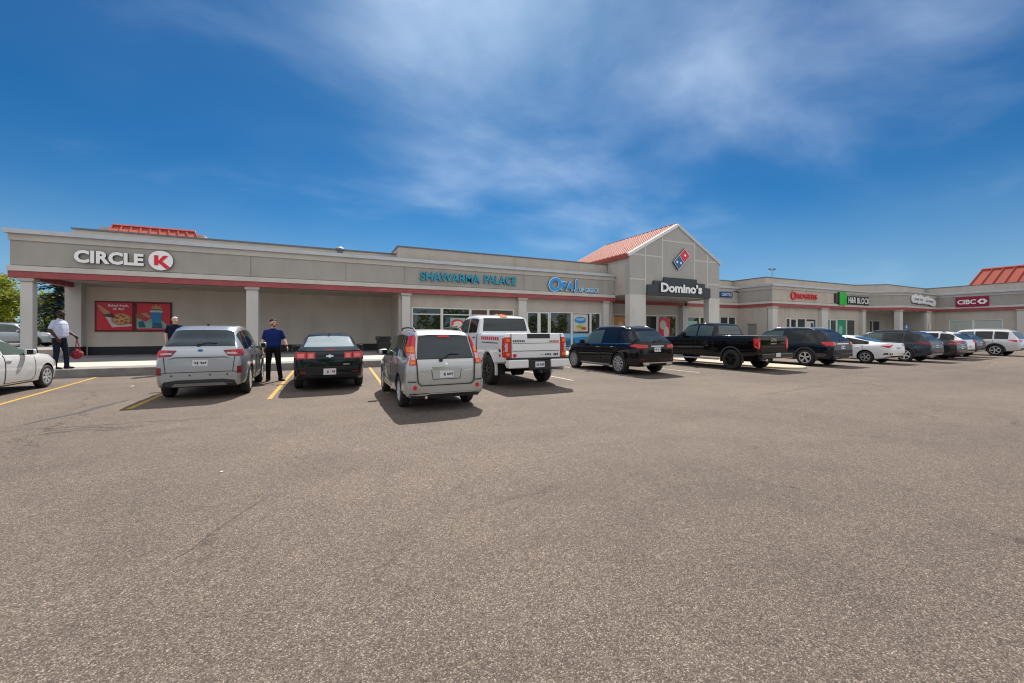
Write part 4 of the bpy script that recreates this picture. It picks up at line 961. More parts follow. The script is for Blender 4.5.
class Car:
    def __init__(c, name, label, cat, loc, rz, sc, shape, mats, group=None):
        sz = sc[1] if isinstance(sc, tuple) else sc; sc = sc[0] if isinstance(sc, tuple) else sc
        c.root = thing(name, label, cat, (*loc, 0.), R(rz), sc, group); c.root.scale = (sc, sc, sz); c.sh = shape; c.m = mats
        c.bm0 = shape.mesh(); c.bvh = BVHTree.FromBMesh(c.bm0)
    def hit(c, ax, u, v):
        if ax == 'R': o, d, g = Vector((4, u, v)), Vector((-1, 0, 0)), Vector((c.sh.W, u, v))
        elif ax == 'L': o, d, g = Vector((-4, u, v)), Vector((1, 0, 0)), Vector((-c.sh.W, u, v))
        elif ax == 'B': o, d, g = Vector((u, -9, v)), Vector((0, 1, 0)), Vector((u, c.sh.y0, v))
        elif ax == 'F': o, d, g = Vector((u, 12, v)), Vector((0, -1, 0)), Vector((u, c.sh.y1, v))
        else: o, d, g = Vector((u, v, 5)), Vector((0, 0, -1)), Vector((u, v, 1.5))
        h = c.bvh.ray_cast(o, d)
        if h[0] is None: h = c.bvh.find_nearest(g)
        n = h[1]
        if n.dot(-d) < 0: n = -n
        return h[0], n
    def patch(c, name, mat, views, off=.006, th=.012, s=.09, parent=None, smooth=45):
        out = bmesh.new(); off0 = off
        for vi, (ax, poly) in enumerate(views):
            if ax != views[0][0] and ax+views[0][0] not in ('LR', 'RL'): off = max(.004, off0-.005)
            g = gridpoly(poly, s); V = {}; Nn = {}
            for v in g.verts:
                p, n = c.hit(ax, v.co.x, v.co.y); V[v] = out.verts.new(p+n*off); Nn[v] = (p, n)
            for f in g.faces:
                try: out.faces.new([V[v] for v in f.verts])
                except ValueError: pass
            dn = {}
            for e in g.edges:
                if len(e.link_faces) == 1:
                    q = []
                    for v in e.verts:
                        if v not in dn: p, n = Nn[v]; dn[v] = out.verts.new(p+n*(off-th))
                        q.append(dn[v])
                    try: out.faces.new((V[e.verts[0]], V[e.verts[1]], q[1], q[0]))
                    except ValueError: pass
            g.free()
        bmesh.ops.recalc_face_normals(out, faces=out.faces[:])
        # make sure the skin looks outwards
        big = max(out.faces, key=lambda f: f.calc_area()); cen = big.calc_center_median()
        p = c.bvh.find_nearest(cen)[0]
        if big.normal.dot(cen-p) < 0: bmesh.ops.reverse_faces(out, faces=out.faces[:])
        return obj(name, out, mat, parent or c.root, local=True, smooth=smooth, recalc=False)
    def pair(c, name, mat, views, **kw):
        if name == 'tail_light': kw['off'] = kw.get('off', .012)+.006; kw['s'] = min(.045, kw.get('s', 1))
        if name == 'tail_light_lens': kw['off'] = kw.get('off', .018)+.007; kw['s'] = min(.045, kw.get('s', 1))
        res = []
        for sgn in (1, -1):
            vv = []
            for ax, poly in views:
                if ax in 'BF' or ax == 'T': vv.append((ax, [(u*sgn, v) for u, v in poly][::sgn]))
                else: vv.append(('R' if sgn > 0 else 'L', poly))
            res.append(c.patch(name, mat, vv, **kw))
        return res
    def finish_body(c, wheels, Rc, well=.36, bed=None, name='body'):
        """cut the wheel wells (and a truck's bed) out of the body"""
        cut = bmesh.new(); seg = 36
        for y, z in wheels:
            for sg in (1, -1):
                x0, x1 = sorted((sg*(c.sh.W-well), sg*(c.sh.W+.3)))
                prism(cut, [(y+Rc*math.cos(2*math.pi*k/seg), z+Rc*math.sin(2*math.pi*k/seg)) for k in range(seg)], x0, x1, lambda u, v, d: Vector((d, u, v)), 1)
        if bed: box(cut, -bed[0], bed[0], bed[1], bed[2], bed[3], 3., 1)
        bmesh.ops.recalc_face_normals(cut, faces=cut.faces[:])
        for f in cut.faces: f.material_index = 1
        mm = [M[c.m['paint']], M['underbody']]
        b = obj(name, c.bm0, mm, c.root, local=True, recalc=False); k = obj('cutter', cut, mm, None, recalc=False)
        bp = b.parent; b.parent = None
        md = b.modifiers.new('cut', 'BOOLEAN'); md.object = k; md.operation = 'DIFFERENCE'; md.solver = 'EXACT'
        bpy.context.view_layer.update(); dg = bpy.context.evaluated_depsgraph_get()
        me = bpy.data.meshes.new_from_object(b.evaluated_get(dg)); b.modifiers.clear(); old = b.data; b.data = me; bpy.data.meshes.remove(old)
        me.name = name; b.parent = bp
        kd = k.data; bpy.data.objects.remove(k); bpy.data.meshes.remove(kd); WM.pop('cutter', None)
        me.polygons.foreach_set('use_smooth', [True]*len(me.polygons)); me.set_sharp_from_angle(angle=R(38))
        c.body = b; return b

WH = {}
def wheel_mesh(Rw, w, rr, style, n, rim_mat):
    key = (Rw, w, rr, style, n, rim_mat)
    if key in WH: return WH[key]
    bm = bmesh.new(); seg = 44
    prof = [(-w/2+.01, rr-.005), (-w/2, rr+.02), (-w/2+.004, (rr+Rw)/2), (-w/2+.012, Rw-.03), (-w/2+.04, Rw-.004), (-w*.16, Rw), (w*.16, Rw), (w/2-.04, Rw-.004), (w/2-.012, Rw-.03), (w/2-.002, (rr+Rw)/2), (w/2-.006, rr+.012), (w/2-.012, rr-.004)]
    rings = []
    for k in range(seg):
        a = 2*math.pi*k/seg; rings.append([bm.verts.new((x, r*math.cos(a), r*math.sin(a))) for x, r in prof])
    for k in range(seg):
        a, b = rings[k], rings[(k+1) % seg]
        for i in range(len(prof)-1): bm.faces.new((a[i], a[i+1], b[i+1], b[i]))
    bmesh.ops.recalc_face_normals(bm, faces=bm.faces[:])
    ty = bpy.data.meshes.new('tyre'); bm.to_mesh(ty); bm.free(); ty.materials.append(M['rubber'])
    ty.polygons.foreach_set('use_smooth', [True]*len(ty.polygons)); ty.set_sharp_from_angle(angle=R(50))
    bm = bmesh.new(); xo = w/2-.012
    def cyl(x0, x1, r0, r1, mi, sg=36):
        A = [bm.verts.new((x0, r0*math.cos(2*math.pi*k/sg), r0*math.sin(2*math.pi*k/sg))) for k in range(sg)]
        Bv = [bm.verts.new((x1, r1*math.cos(2*math.pi*k/sg), r1*math.sin(2*math.pi*k/sg))) for k in range(sg)]
        for k in range(sg): bm.faces.new((A[k], A[(k+1) % sg], Bv[(k+1) % sg], Bv[k])).material_index = mi
        return A, Bv
    A, Bv = cyl(xo-.10, xo-.10, .001, rr-.003, 1); bm.faces.new(A).material_index = 1
    cyl(xo-.10, xo, rr-.003, rr-.003, 0); cyl(xo, xo+.004, rr-.003, rr-.03, 0); cyl(xo+.004, xo-.03, rr-.03, rr-.036, 0)
    A, Bv = cyl(xo-.09, xo-.012, .052, .045, 0, 20); bm.faces.new(Bv).material_index = 0
    for k in range(n):
        a = 2*math.pi*k/n
        offs = (0,) if style == 'single' else (-.13*7/n*.75, .13*7/n*.75)
        for da in offs:
            er = Vector((0, math.cos(a+da), math.sin(a+da))); r0, r1 = .035, rr-.03
            er0 = Vector((0, math.cos(a+da*.35), math.sin(a+da*.35)))
            p0 = er0*r0+Vector((xo-.018, 0, 0)); p1 = er*r1+Vector((xo-.008, 0, 0)); ax = (p1-p0)/2
            tn = ax.cross(Vector((1, 0, 0))).normalized(); wd = (.034 if style == 'single' else .0165)*(5/n if style == 'single' and n > 5 else 1)
            obox(bm, (p0+p1)/2, ax, tn*wd, Vector((.013, 0, 0)), 0)
    bmesh.ops.recalc_face_normals(bm, faces=bm.faces[:])
    rm = bpy.data.meshes.new('rim'); bm.to_mesh(rm); bm.free(); rm.materials.append(M[rim_mat]); rm.materials.append(M['underbody'])
    WH[key] = (ty, rm); return WH[key]

def add_wheels(c, ys, Rw, w, rr, style, n, rim_mat, track):
    ty, rm = wheel_mesh(Rw, w, rr, style, n, rim_mat)
    for y in ys:
        for sg in (1, -1):
            wl = thing('wheel', loc=(sg*(track/2), y, Rw), rotz=0 if sg > 0 else math.pi, parent=c.root)
            wl.rotation_euler[0] = rnd.random()*1.2
            for nm, me in (('tyre', ty), ('rim', rm)):
                o = bpy.data.objects.new(nm, me); COL.objects.link(o); o.parent = wl; WM[o.name] = Matrix()

def arch(c, ys, Rw, r, t, mat, wdt=.05, smin=-12, smax=192):
    for y in ys:
        for sg in (1, -1):
            bm = bmesh.new(); prev = None
            for k in range(25):
                a = R(smin+(smax-smin)*k/24); row = []
                for rr_, dz in ((r-.012, .0), (r+t, .0)):
                    yy, zz = y+rr_*math.cos(a), Rw+rr_*math.sin(a)
                    p, n = c.hit('R' if sg > 0 else 'L', yy, max(zz, c.sh.bot(yy)+.03)); x = abs(p.x)
                    row.append((x, yy, zz))
                x = max(row[0][0], row[1][0], c.sh.W*.955)
                q = [bm.verts.new((sg*(x-.08), row[0][1], row[0][2])), bm.verts.new((sg*(x+.018), row[0][1], row[0][2])), bm.verts.new((sg*(x+.012), row[1][1], row[1][2])), bm.verts.new((sg*(x-.05), row[1][1], row[1][2]))]
                if prev:
                    for i in range(4): bm.faces.new((prev[i], prev[(i+1) % 4], q[(i+1) % 4], q[i]))
                else: bm.faces.new(q)
                prev = q
            bm.faces.new(prev)
            obj('wheel_arch', bm, mat, c.root, local=True, smooth=45)

def side_windows(c, spans, lo=.03, f=.80, mat='car_glass', names=None):
    sh = c.sh
    last = max(s_[1] for s_ in spans)
    for a, b in spans:
        n = max(3, int((b-a)/.12)); ys = [a+(b-a)*k/n for k in range(n+1)]
        low = [(y, sh.belt(y)+lo) for y in ys]; up = [(y, sh.belt(y)+f*(sh.top(y)-sh.belt(y))) for y in ys]
        keep = [i for i in range(n+1) if up[i][1]-low[i][1] > .02]
        poly = [low[i] for i in keep]+[up[i] for i in reversed(keep)]
        c.pair('side_window', 'car_glass_green' if (b == last and mat == 'car_glass') else mat, [('R', poly)], off=.005, s=.10)

def doors(c, front, rear, sill, Rw, q, handle='paint'):
    sh = c.sh; a, b = front
    fp = [(a, sill), (b-.12, sill), (b, sill+.12)]+[(b, sh.belt(b)-.02)]+[(a+(b-a)*t, sh.belt(a+(b-a)*t)-.015) for t in (.75, .5, .25, 0)]
    gaps = [('R', fp[:3]+[fp[3]]), ('R', [(a, sill), (a, sh.belt(a)+.02)])]
    if rear: gaps.append(('R', [(rear[0], sh.belt(rear[0])-.02), (rear[0], max(Rw+.05, sill)+ .12)]))
    seam(c, gaps)
    for d in c.pair('door', c.m['paint'], [('R', fp)], off=.005, th=.02, s=.11):
        sg = 'R' if d.data.vertices[0].co.x > 0 else 'L'
        z = sh.belt(a+.15)-.12; c.patch('handle', M[c.m.get('handle', c.m['paint'])], [(sg, [(a+.06, z-.014), (a+.24, z-.014), (a+.24, z+.014), (a+.06, z+.014)])], off=.035, th=.035, parent=d)
    if rear:
        a2, b2 = rear; top = [(a2+(b2-a2)*t, sh.belt(a2+(b2-a2)*t)-.015) for t in (1, .66, .33, 0)]
        pts = [(b2, sill)]+top
        if a2 < q:
            t0, t1 = math.acos(min(1, a2/q)), math.asin(max(-1, (sill-Rw)/q)); pts += [(q*math.cos(t0+(t1-t0)*k/6), Rw+q*math.sin(t0+(t1-t0)*k/6)) for k in range(7)]
        else: pts.append((a2, sill))
        for d in c.pair('door', c.m['paint'], [('R', pts)], off=.005, th=.02, s=.11):
            sg = 'R' if d.data.vertices[0].co.x > 0 else 'L'
            z = sh.belt(a2+.15)-.12; c.patch('handle', M[c.m.get('handle', c.m['paint'])], [(sg, [(a2+.12, z-.014), (a2+.30, z-.014), (a2+.30, z+.014), (a2+.12, z+.014)])], off=.035, th=.035, parent=d)

def seam(c, lines, w=.013, off=.009):
    """dark shut lines: polylines on the skin, each a thin gap"""
    for ax, pts in lines:
        for A in ((ax,) if ax in 'BFT' else ('R', 'L')):
            vs = []
            for (a, b), (d, e) in zip(pts, pts[1:]):
                L_ = math.hypot(d-a, e-b)
                if L_ < 1e-4: continue
                nx, ny = -(e-b)/L_*w/2, (d-a)/L_*w/2; vs.append((A, [(a+nx, b+ny), (a-nx, b-ny), (d-nx, e-ny), (d+nx, e+ny)]))
            c.patch('panel_gap', 'black', vs, off=off, th=off+.002, s=.06)

def mirrors(c, y, z, mat, sz=(.11, .06, .075)):
    for sg in (1, -1):
        x = c.sh.W*.95
        bm = bmesh.new(); obox(bm, (sg*(x+.10), y, z), (sz[0], .02, 0), (-.015, sz[1], 0), (0, 0, sz[2]), 0, .035); obox(bm, (sg*(x-.03), y+.03, z-.05), (.06, 0, 0), (0, .03, 0), (0, 0, .02), 1)
        obj('wing_mirror', bm, [M[mat], M['black']], c.root, local=True, smooth=50)
        # reflecting face
        bm = bmesh.new(); obox(bm, (sg*(x+.10), y-sz[1]-.004, z), (sz[0]*.82, 0, 0), (0, .004, 0), (0, 0, sz[2]*.78), 0); obj('mirror_glass', bm, 'car_glass', c.root, local=True)

def rails(c, y0, y1, x, mat='black', h=.05):
    for sg in (1, -1):
        pts = []
        for k in range(9):
            y = y0+(y1-y0)*k/8; p, n = c.hit('T', sg*x, y); pts.append((sg*x, y, p.z+(h if 0 < k < 8 else -.01)))
        bm = bmesh.new(); tube(bm, pts, .02, 8); obj('roof_rail', bm, mat, c.root, local=True, smooth=50)

def wiper(c, x0, z0, x1, z1):
    (p0, n0), (p1, n1) = c.hit('B', x0, z0), c.hit('B', x1, z1); pm, nm = c.hit('B', (x0+x1)/2, max(z0, z1)+.0)
    bm = bmesh.new(); tube(bm, [p0+n0*.03, pm+nm*.035, p1+n1*.02], .012, 6); obox(bm, p0+n0*.02, (.035, 0, 0), (0, .02, 0), (0, 0, .03)); obj('rear_wiper', bm, 'black', c.root, local=True, smooth=50)

def fin(c, y, mat):
    p, n = c.hit('T', 0, y); bm = bmesh.new(); prism(bm, [(y-.09, p.z-.02), (y+.10, p.z-.02), (y-.03, p.z+.065), (y-.08, p.z+.06)], -.018, .018, lambda u, v, d: Vector((d, u, v))); obj('roof_antenna', bm, mat, c.root, local=True)

def plate(c, x, z, w=.30, h=.15, ink='plate_ink', off=.012):
    p = c.patch('number_plate', 'plate', [('B', [(x-w/2, z-h/2), (x+w/2, z-h/2), (x+w/2, z+h/2), (x-w/2, z+h/2)])], off=off, th=.02)
    vs = [('B', [(x-w*.36+i*w*.15, z-h*.22), (x-w*.36+i*w*.15+w*.10, z-h*.22), (x-w*.36+i*w*.15+w*.10, z+h*.16), (x-w*.36+i*w*.15, z+h*.16)]) for i in (0, 1, 2.6, 3.6, 4.6)]
    q_ = random.Random(int(abs(x*91+z*977)+len(bpy.data.objects)))
    vs = [('B', [(a_[0]+q_.uniform(-.006, .006), a_[1]+q_.uniform(-.01, .02)) for a_ in v_[1]]) for v_ in vs if q_.random() > .12]
    c.patch('plate_marks', ink, vs, off=off+.004, th=.004, parent=p)
def rp(x0, z0, x1, z1): return [(x0, z0), (x1, z0), (x1, z1), (x0, z1)]

def suv_shape(W, H, wb, ro, fo, tz, inset, hood, nose, belt=1.0, beltr=None, boxy=.3, cowl=None, wst=None, bot=.24, rearw=.80, roofw=.70, rear_low=.46):
    y0, y1 = -ro, wb+fo; cowl = cowl or wb-.30; wst = wst or cowl-.78
    top = [(y0, tz*.62), (y0+.012, tz*.84), (y0+.035, tz-.06), (y0+.075, tz), (y0+inset*.55+.04, tz+(H*.93-tz)*.55), (y0+inset, H*.93), (y0+inset+.10, H*.958), (y0+inset+.55, H*.988), ((y0+inset+wst)/2+.1, H), (wst-.35, H*.99), (wst, H*.955), (cowl, hood), (cowl+.35, hood-.03), (y1-.45, nose+.14), (y1-.12, nose), (y1-.03, nose-.12), (y1, nose-.26)]
    beltr = beltr or belt+.05
    bl = [(y0, beltr-.02), (0, beltr), (wb*.5, belt+.01), (cowl, belt-.03), (y1, nose-.1)]
    bo = [(y0, rear_low), (y0+.12, rear_low-.08), (y0+.5, bot+.04), (0, bot), (wb, bot), (y1-.3, bot+.02), (y1, bot+.16)]
    ha = [(y0, rearw), (y0+.04, rearw+.07), (y0+.13, rearw+.12), (y0+.35, .965), (y0+.8, .99), (wb*.3, 1.), (wb*.9, 1.), (wb+.3, .97), (y1-.3, .87), (y1-.08, .74), (y1, .62)]
    rf = [(y0, roofw+.09), (y0+inset, roofw-.03), (y0+inset+.6, roofw), (wst-.3, roofw), (wst+.2, roofw+.03), (cowl, roofw+.12), (y1, .6)]
    return Shape(top, bl, bo, ha, rf, W, boxy)

def sedan_shape(W, H, wb, ro, fo, tz, yrb, yrr, hood, nose, belt=.95, cowl=None, wst=None, boxy=.15, bot=.21, roofw=.64, rearw=.78):
    y0, y1 = -ro, wb+fo; cowl = cowl or wb-.45; wst = wst or cowl-.85
    top = [(y0, tz*.55), (y0+.015, tz*.80), (y0+.05, tz-.045), (y0+.10, tz), (yrb-.15, tz+.02), (yrb, tz+.035), (yrr, H*.94), (yrr+.25, H*.982), ((yrr+wst)/2+.1, H), (wst-.25, H*.985), (wst, H*.952), (cowl, hood), (cowl+.4, hood-.04), (y1-.45, nose+.12), (y1-.12, nose), (y1-.03, nose-.10), (y1, nose-.22)]
    bl = [(y0, tz-.06), (0, belt+.03), (wb*.5, belt), (cowl, belt-.05), (y1, nose-.08)]
    bo = [(y0, .42), (y0+.12, .34), (y0+.5, bot+.03), (0, bot), (wb, bot), (y1-.3, bot), (y1, bot+.13)]
    ha = [(y0, rearw), (y0+.05, rearw+.08), (y0+.15, rearw+.13), (y0+.4, .965), (y0+.9, .99), (wb*.3, 1.), (wb*.9, 1.), (wb+.3, .97), (y1-.3, .86), (y1-.08, .72), (y1, .6)]
    rf = [(y0, .80), (yrb, .74), (yrr, roofw), (wst, roofw), (cowl, roofw+.16), (y1, .6)]
    return Shape(top, bl, bo, ha, rf, W, boxy)

def truck_shape(W, H, wb, ro, fo, rail, cab, hood, nose, belt, cowl, wst, bot=.45, roofw=.72, fl=.5):
    y0, y1 = -ro, wb+fo
    top = [(y0, rail-.35), (y0+.012, rail-.05), (y0+.03, rail-.01), (y0+.06, rail), (cab-.05, rail), (cab-.02, rail+.03), (cab+.06, H*.90), (cab+.13, H*.955), (cab+.5, H*.99), ((cab+wst)/2, H), (wst-.3, H*.99), (wst, H*.955), (cowl, hood), (cowl+.35, hood-.01), (y1-.4, nose+.06), (y1-.1, nose), (y1-.03, nose-.12), (y1, nose-.30)]
    bl = [(y0, rail-.02), (cab, belt+.03), (cowl, belt), (y1, nose-.05)]
    bo = [(y0, fl+.08), (y0+.2, fl+.04), (0, bot), (wb, bot), (y1, bot+.05)]
    ha = [(y0, .965), (y0+.03, .985), (y0+.2, 1.), (wb*.9, 1.), (wb+.4, .985), (y1-.25, .95), (y1-.05, .90), (y1, .86)]
    rf = [(y0, .90), (cab-.05, .86), (cab+.1, roofw), (wst, roofw), (cowl, roofw+.1), (y1, .8)]
    return Shape(top, bl, bo, ha, rf, W, .9)

for nm, col, me, ro_ in (('paint_silver', (.42, .445, .48), .75, .34), ('paint_silver_warm', (.50, .50, .49), .7, .36), ('paint_white', (.80, .805, .81), 0., .35), ('paint_black', (.004, .0045, .006), 0., .3), ('paint_greenblack', (.007, .013, .016), .2, .3), ('paint_navy', (.008, .013, .022), .2, .3), ('paint_slate', (.03, .045, .055), .4, .3), ('paint_dark_grey', (.028, .029, .031), .3, .3), ('paint_pearl', (.66, .67, .68), .2, .34), ('paint_silver_blue', (.36, .40, .43), .5, .34)):
    M[nm] = paint(nm, col, me, ro_, .35 if sum(col) > .6 else .10)

def windscreen(c, z0, z1, xw0, xw1):
    c.patch('windscreen', 'car_glass_green', [('F', [(-xw0, z0), (xw0, z0), (xw1, z1), (-xw1, z1)])], off=.004, s=.10)
def std_suv(name, label, loc, rz, sc, p, paintm, Rw, rim, ww, spans, dr_f, dr_r, cat='car', cladding='dark_trim', rail=True, glass_rear=None, mats=None, tracks=None, arch_t=.05):
    """everything two-box cars have in common; lamps and badges come after"""
    sh = suv_shape(**p); W = p['W']; wb = p['wb']
    c = Car(name, label, cat, loc, rz, sc, sh, dict(paint=paintm, **(mats or {})))
    side_windows(c, spans); doors(c, dr_f, dr_r, p.get('bot', .24)+.10, Rw, Rw+.13)
    cow = p.get('cowl') or wb-.30; ws = p.get('wst') or cow-.78
    windscreen(c, p['hood']+.04, p['H']*.93, W*.40, W*.33)
    if glass_rear: c.patch('rear_window', 'car_glass_rear', [('B', glass_rear)], off=.014, th=.025, s=.045)
    if cladding:
        c.pair('sill', cladding, [('R', [(Rw+.12, p.get('bot', .24)+.02), (wb-Rw-.12, p.get('bot', .24)+.02), (wb-Rw-.12, p.get('bot', .24)+.13), (Rw+.12, p.get('bot', .24)+.13)])], off=.010, s=.15)
        arch(c, (0, wb), Rw, Rw+.045, arch_t, cladding)
    hl = wb+p['fo']
    c.pair('headlight', 'headlight', [('R', [(hl-.55, p['nose']-.12), (hl-.22, p['nose']-.16), (hl-.24, p['nose']-.03), (hl-.50, p['nose']+.02)]), ('F', [(W*.22, p['nose']-.18), (W*.36, p['nose']-.18), (W*.36, p['nose']-.06), (W*.22, p['nose']-.08)])], off=.008)
    c.patch('grille', 'black', [('F', [(-W*.2, p['nose']-.45), (W*.2, p['nose']-.45), (W*.2, p['nose']-.16), (-W*.2, p['nose']-.16)])], off=.006)
    add_wheels(c, (0, wb), Rw, ww, *rim, tracks or W-.25)
    mirrors(c, cow-.42, p.get('belt', 1.)+.10, paintm)
    if rail: rails(c, sh.y0+p['inset']+.25, ws-.15, W*.31, 'black' if rail is True else rail)
    c.finish_body((( 0, Rw), (wb, Rw)), Rw+.05)
    return c

# 1 silver crossover at the left
E_ = dict(W=1.88, H=1.67, wb=2.71, ro=.95, fo=.93, tz=1.15, inset=.56, hood=1.06, nose=.84, belt=1.02, boxy=.1, bot=.24, rearw=.80, roofw=.68, rear_low=.36)
c = std_suv('parked_car', 'silver crossover parked tail-out between the two men at the left', (-2.50, 11.75), 1.0, (.905, 1.0), E_, 'paint_silver', .345, (.225, 'single', 10, 'alloy'), .235, [(-.45, .10), (.18, .98), (1.06, 2.2)], (1.02, 2.2), (.14, .98), glass_rear=[(-.70, 1.19), (.70, 1.19), (.60, 1.50), (.3, 1.535), (-.3, 1.535), (-.60, 1.50)], rail=False, arch_t=.04)
for l in c.pair('tail_light', 'tail_dark', [('B', [(.46, 1.09), (.56, .965), (.80, .955), (.82, 1.10)]), ('R', [(-.90, .955), (-.70, 1.0), (-.66, 1.075), (-.90, 1.10)])], off=.016, s=.04):
    pass
c.pair('tail_light_lens', 'tail_red', [('B', [(.66, .975), (.80, .97), (.81, 1.09), (.62, 1.085)])], off=.020); c.pair('reversing_light', 'tail_clear', [('B', [(.54, 1.005), (.74, 1.0), (.74, 1.04), (.54, 1.045)])], off=.034, s=.04); c.pair('reflector', 'tail_dark', [('B', rp(.75, .57, .83, .73))], off=.016)
c.patch('tailgate', 'paint_silver', [('B', [(-.66, .62), (.66, .62), (.70, 1.14), (-.70, 1.14)])], off=.005, th=.02); c.patch('tailgate_crease', 'dark_trim', [('B', [(-.5, .95), (.5, .95), (.62, .90), (.5, .93), (-.5, .93), (-.62, .90)])], off=.012)
plate(c, 0, .82, .30, .13, 'plate_dark_ink'); c.patch('emblem', 'logo_blue', [('B', ell(0, 1.03+.06, .055, .025, 14))], off=.012)
c.patch('bumper_trim', 'dark_trim', [('B', [(-.74, .30), (.74, .30), (.70, .42), (.45, .455), (-.45, .455), (-.70, .42)])], off=.014); c.patch('skid_plate', 'alloy_grey', [('B', [(-.55, .33), (.55, .33), (.48, .375), (-.48, .375)])], off=.028)
seam(c, [('B', [(-.66, .62), (.66, .62), (.70, .95)]), ('B', [(-.66, .62), (-.70, .95)]), ('B', [(-.82, .60), (-.66, .615)]), ('B', [(.82, .60), (.66, .615)])], off=.012)
c.patch('plate_recess', 'alloy_grey', [('B', [(-.24, .885), (.24, .885), (.30, .93), (-.30, .93)])], off=.011)
c.patch('spoiler', 'paint_silver', [('T', [(-.60, -.42), (.60, -.42), (.62, -.16), (-.62, -.16)])], off=.02, th=.04); wiper(c, -.05, 1.20, .32, 1.235); fin(c, -.05, 'black'); 
c.pair('parking_sensor', 'black', [('B', ell(.2, .55, .018, .018, 10)), ('B', ell(.55, .55, .018, .018, 10))], off=.01)

# 2 dark green-black sedan
Ms = sedan_shape(1.855, 1.46, 2.74, 1.05, .98, 1.06, -.42, .42, 1.0, .80, belt=.93, roofw=.66)
c = Car('parked_car', 'dark green-black sedan with pale rear window, parked tail-out beside the man in blue', 'car', (.12, 12.1), 0, (.93, 1.0), Ms, dict(paint='paint_greenblack', handle='chrome'))
side_windows(c, [(-.05, .98), (1.06, 2.05)]); doors(c, (1.02, 2.1), (.12, .98), .30, .335, .46)
c.patch('rear_window', 'car_glass_glare', [('B', [(-.66, 1.105), (.66, 1.105), (.56, 1.36), (.2, 1.385), (-.2, 1.385), (-.56, 1.36)])], off=.005, s=.06)
windscreen(c, 1.04, 1.37, .72, .6)
c.pair('tail_light', 'tail_red', [('B', rp(.58, .83, .80, .99)), ('R', [(-1.03, .84), (-.80, .90), (-.80, .98), (-1.03, .99)])], off=.012); c.pair('tail_light_lens', 'tail_pink', [('B', rp(.62, .86, .77, .95)), ('B', rp(.40, .845, .52, .95))], off=.019); c.pair('tail_light', 'tail_red', [('B', rp(.36, .83, .56, .985))], off=.012)
c.patch('boot_lid', 'paint_greenblack', [('B', [(-.60, .62), (.60, .62), (.70, 1.02), (-.70, 1.02)])], off=.006, th=.02); c.patch('spoiler', 'black_gloss', [('T', [(-.68, -1.0), (.68, -1.0), (.70, -.90), (-.70, -.90)])], off=.035, th=.04)
c.patch('brake_light', 'tail_red', [('B', rp(-.13, 1.02, .13, 1.045))], off=.02)
c.patch('emblem', 'chrome', [('B', [(-.095, .875), (-.03, .875), (-.03, .855), (.03, .855), (.03, .875), (.095, .875), (.085, .905), (.03, .905), (.03, .925), (-.03, .925), (-.03, .905), (-.085, .905)])], off=.014, s=.03)
c.patch('badge', 'chrome', [('B', rp(.33, .665, .50, .69))], off=.012); plate(c, 0, .50, .31, .155); c.pair('reflector', 'tail_dark', [('B', rp(.58, .47, .80, .515))], off=.012); seam(c, [('B', [(-.70, 1.0), (-.60, .62), (.60, .62), (.70, 1.0)]), ('B', [(-.80, .60), (-.60, .61)]), ('B', [(.80, .60), (.60, .61)])], off=.011)
c.patch('bumper_trim', 'dark_trim', [('B', rp(-.72, .34, .72, .40))], off=.012); fin(c, .55, 'black')
add_wheels(c, (0, 2.74), .335, .225, .22, 'single', 5, 'alloy', 1.60); mirrors(c, 1.85, 1.02, 'paint_greenblack'); c.finish_body(((0, .335), (2.74, .335)), .385)

# 3 silver boxy crossover nearest the camera
X_ = dict(W=1.765, H=1.66, wb=2.625, ro=.93, fo=.90, tz=1.06, inset=.34, hood=1.04, nose=.84, belt=.99, boxy=.55, bot=.25, rearw=.86, roofw=.74, rear_low=.36)
c = std_suv('parked_car', 'silver boxy crossover with tall red and amber tail lights, closest to the camera', (2.10, 8.25), 0.5, (.88, .94), X_, 'paint_silver_warm', .34, (.215, 'single', 6, 'alloy'), .22, [(-.55, .05), (.12, .92), (1.0, 2.1)], (.98, 2.1), (.10, .95), cladding=None, glass_rear=[(-.63, 1.05), (.63, 1.05), (.56, 1.50), (.25, 1.54), (-.25, 1.54), (-.56, 1.50)], rail='dark_trim')
c.pair('tail_light', 'tail_red', [('B', [(.66, .94), (.79, .94), (.765, 1.22), (.67, 1.50), (.60, 1.52), (.645, 1.22)])], off=.024, s=.03)
c.pair('turn_signal', 'amber', [('B', [(.665, 1.17), (.76, 1.17), (.74, 1.29), (.655, 1.29)])], off=.032, s=.03); c.pair('reversing_light', 'tail_clear', [('B', [(.675, 1.03), (.775, 1.03), (.77, 1.15), (.67, 1.15)])], off=.031, s=.03); c.pair('fog_light', 'amber', [('B', [(.675, .955), (.775, .955), (.775, 1.02), (.675, 1.02)])], off=.031, s=.03)
c.patch('brake_light', 'tail_red', [('B', rp(-.13, 1.475, .13, 1.515))], off=.026)
c.patch('tailgate', 'paint_silver_warm', [('B', [(-.62, .56), (.62, .56), (.645, 1.04), (-.645, 1.04)])], off=.006, th=.02); c.patch('tailgate_garnish', 'chrome', [('B', rp(-.31, .845, .31, .895))], off=.02)
c.patch('plate_recess', 'paint_silver_warm', [('B', [(-.30, .65), (.30, .65), (.33, .84), (-.33, .84)])], off=.010); seam(c, [('B', [(-.33, .835), (-.30, .65), (.30, .65), (.33, .835)])], w=.012, off=.014); plate(c, 0, .745, .30, .14, 'plate_dark_ink', .018)
c.patch('badge', 'chrome', [('B', rp(.38, .80, .58, .83))], off=.012); c.patch('badge', 'chrome', [('B', rp(-.57, .80, -.40, .825))], off=.012); c.patch('emblem', 'chrome', [('B', ell(0, .965, .035, .035, 14))], off=.012, s=.03)
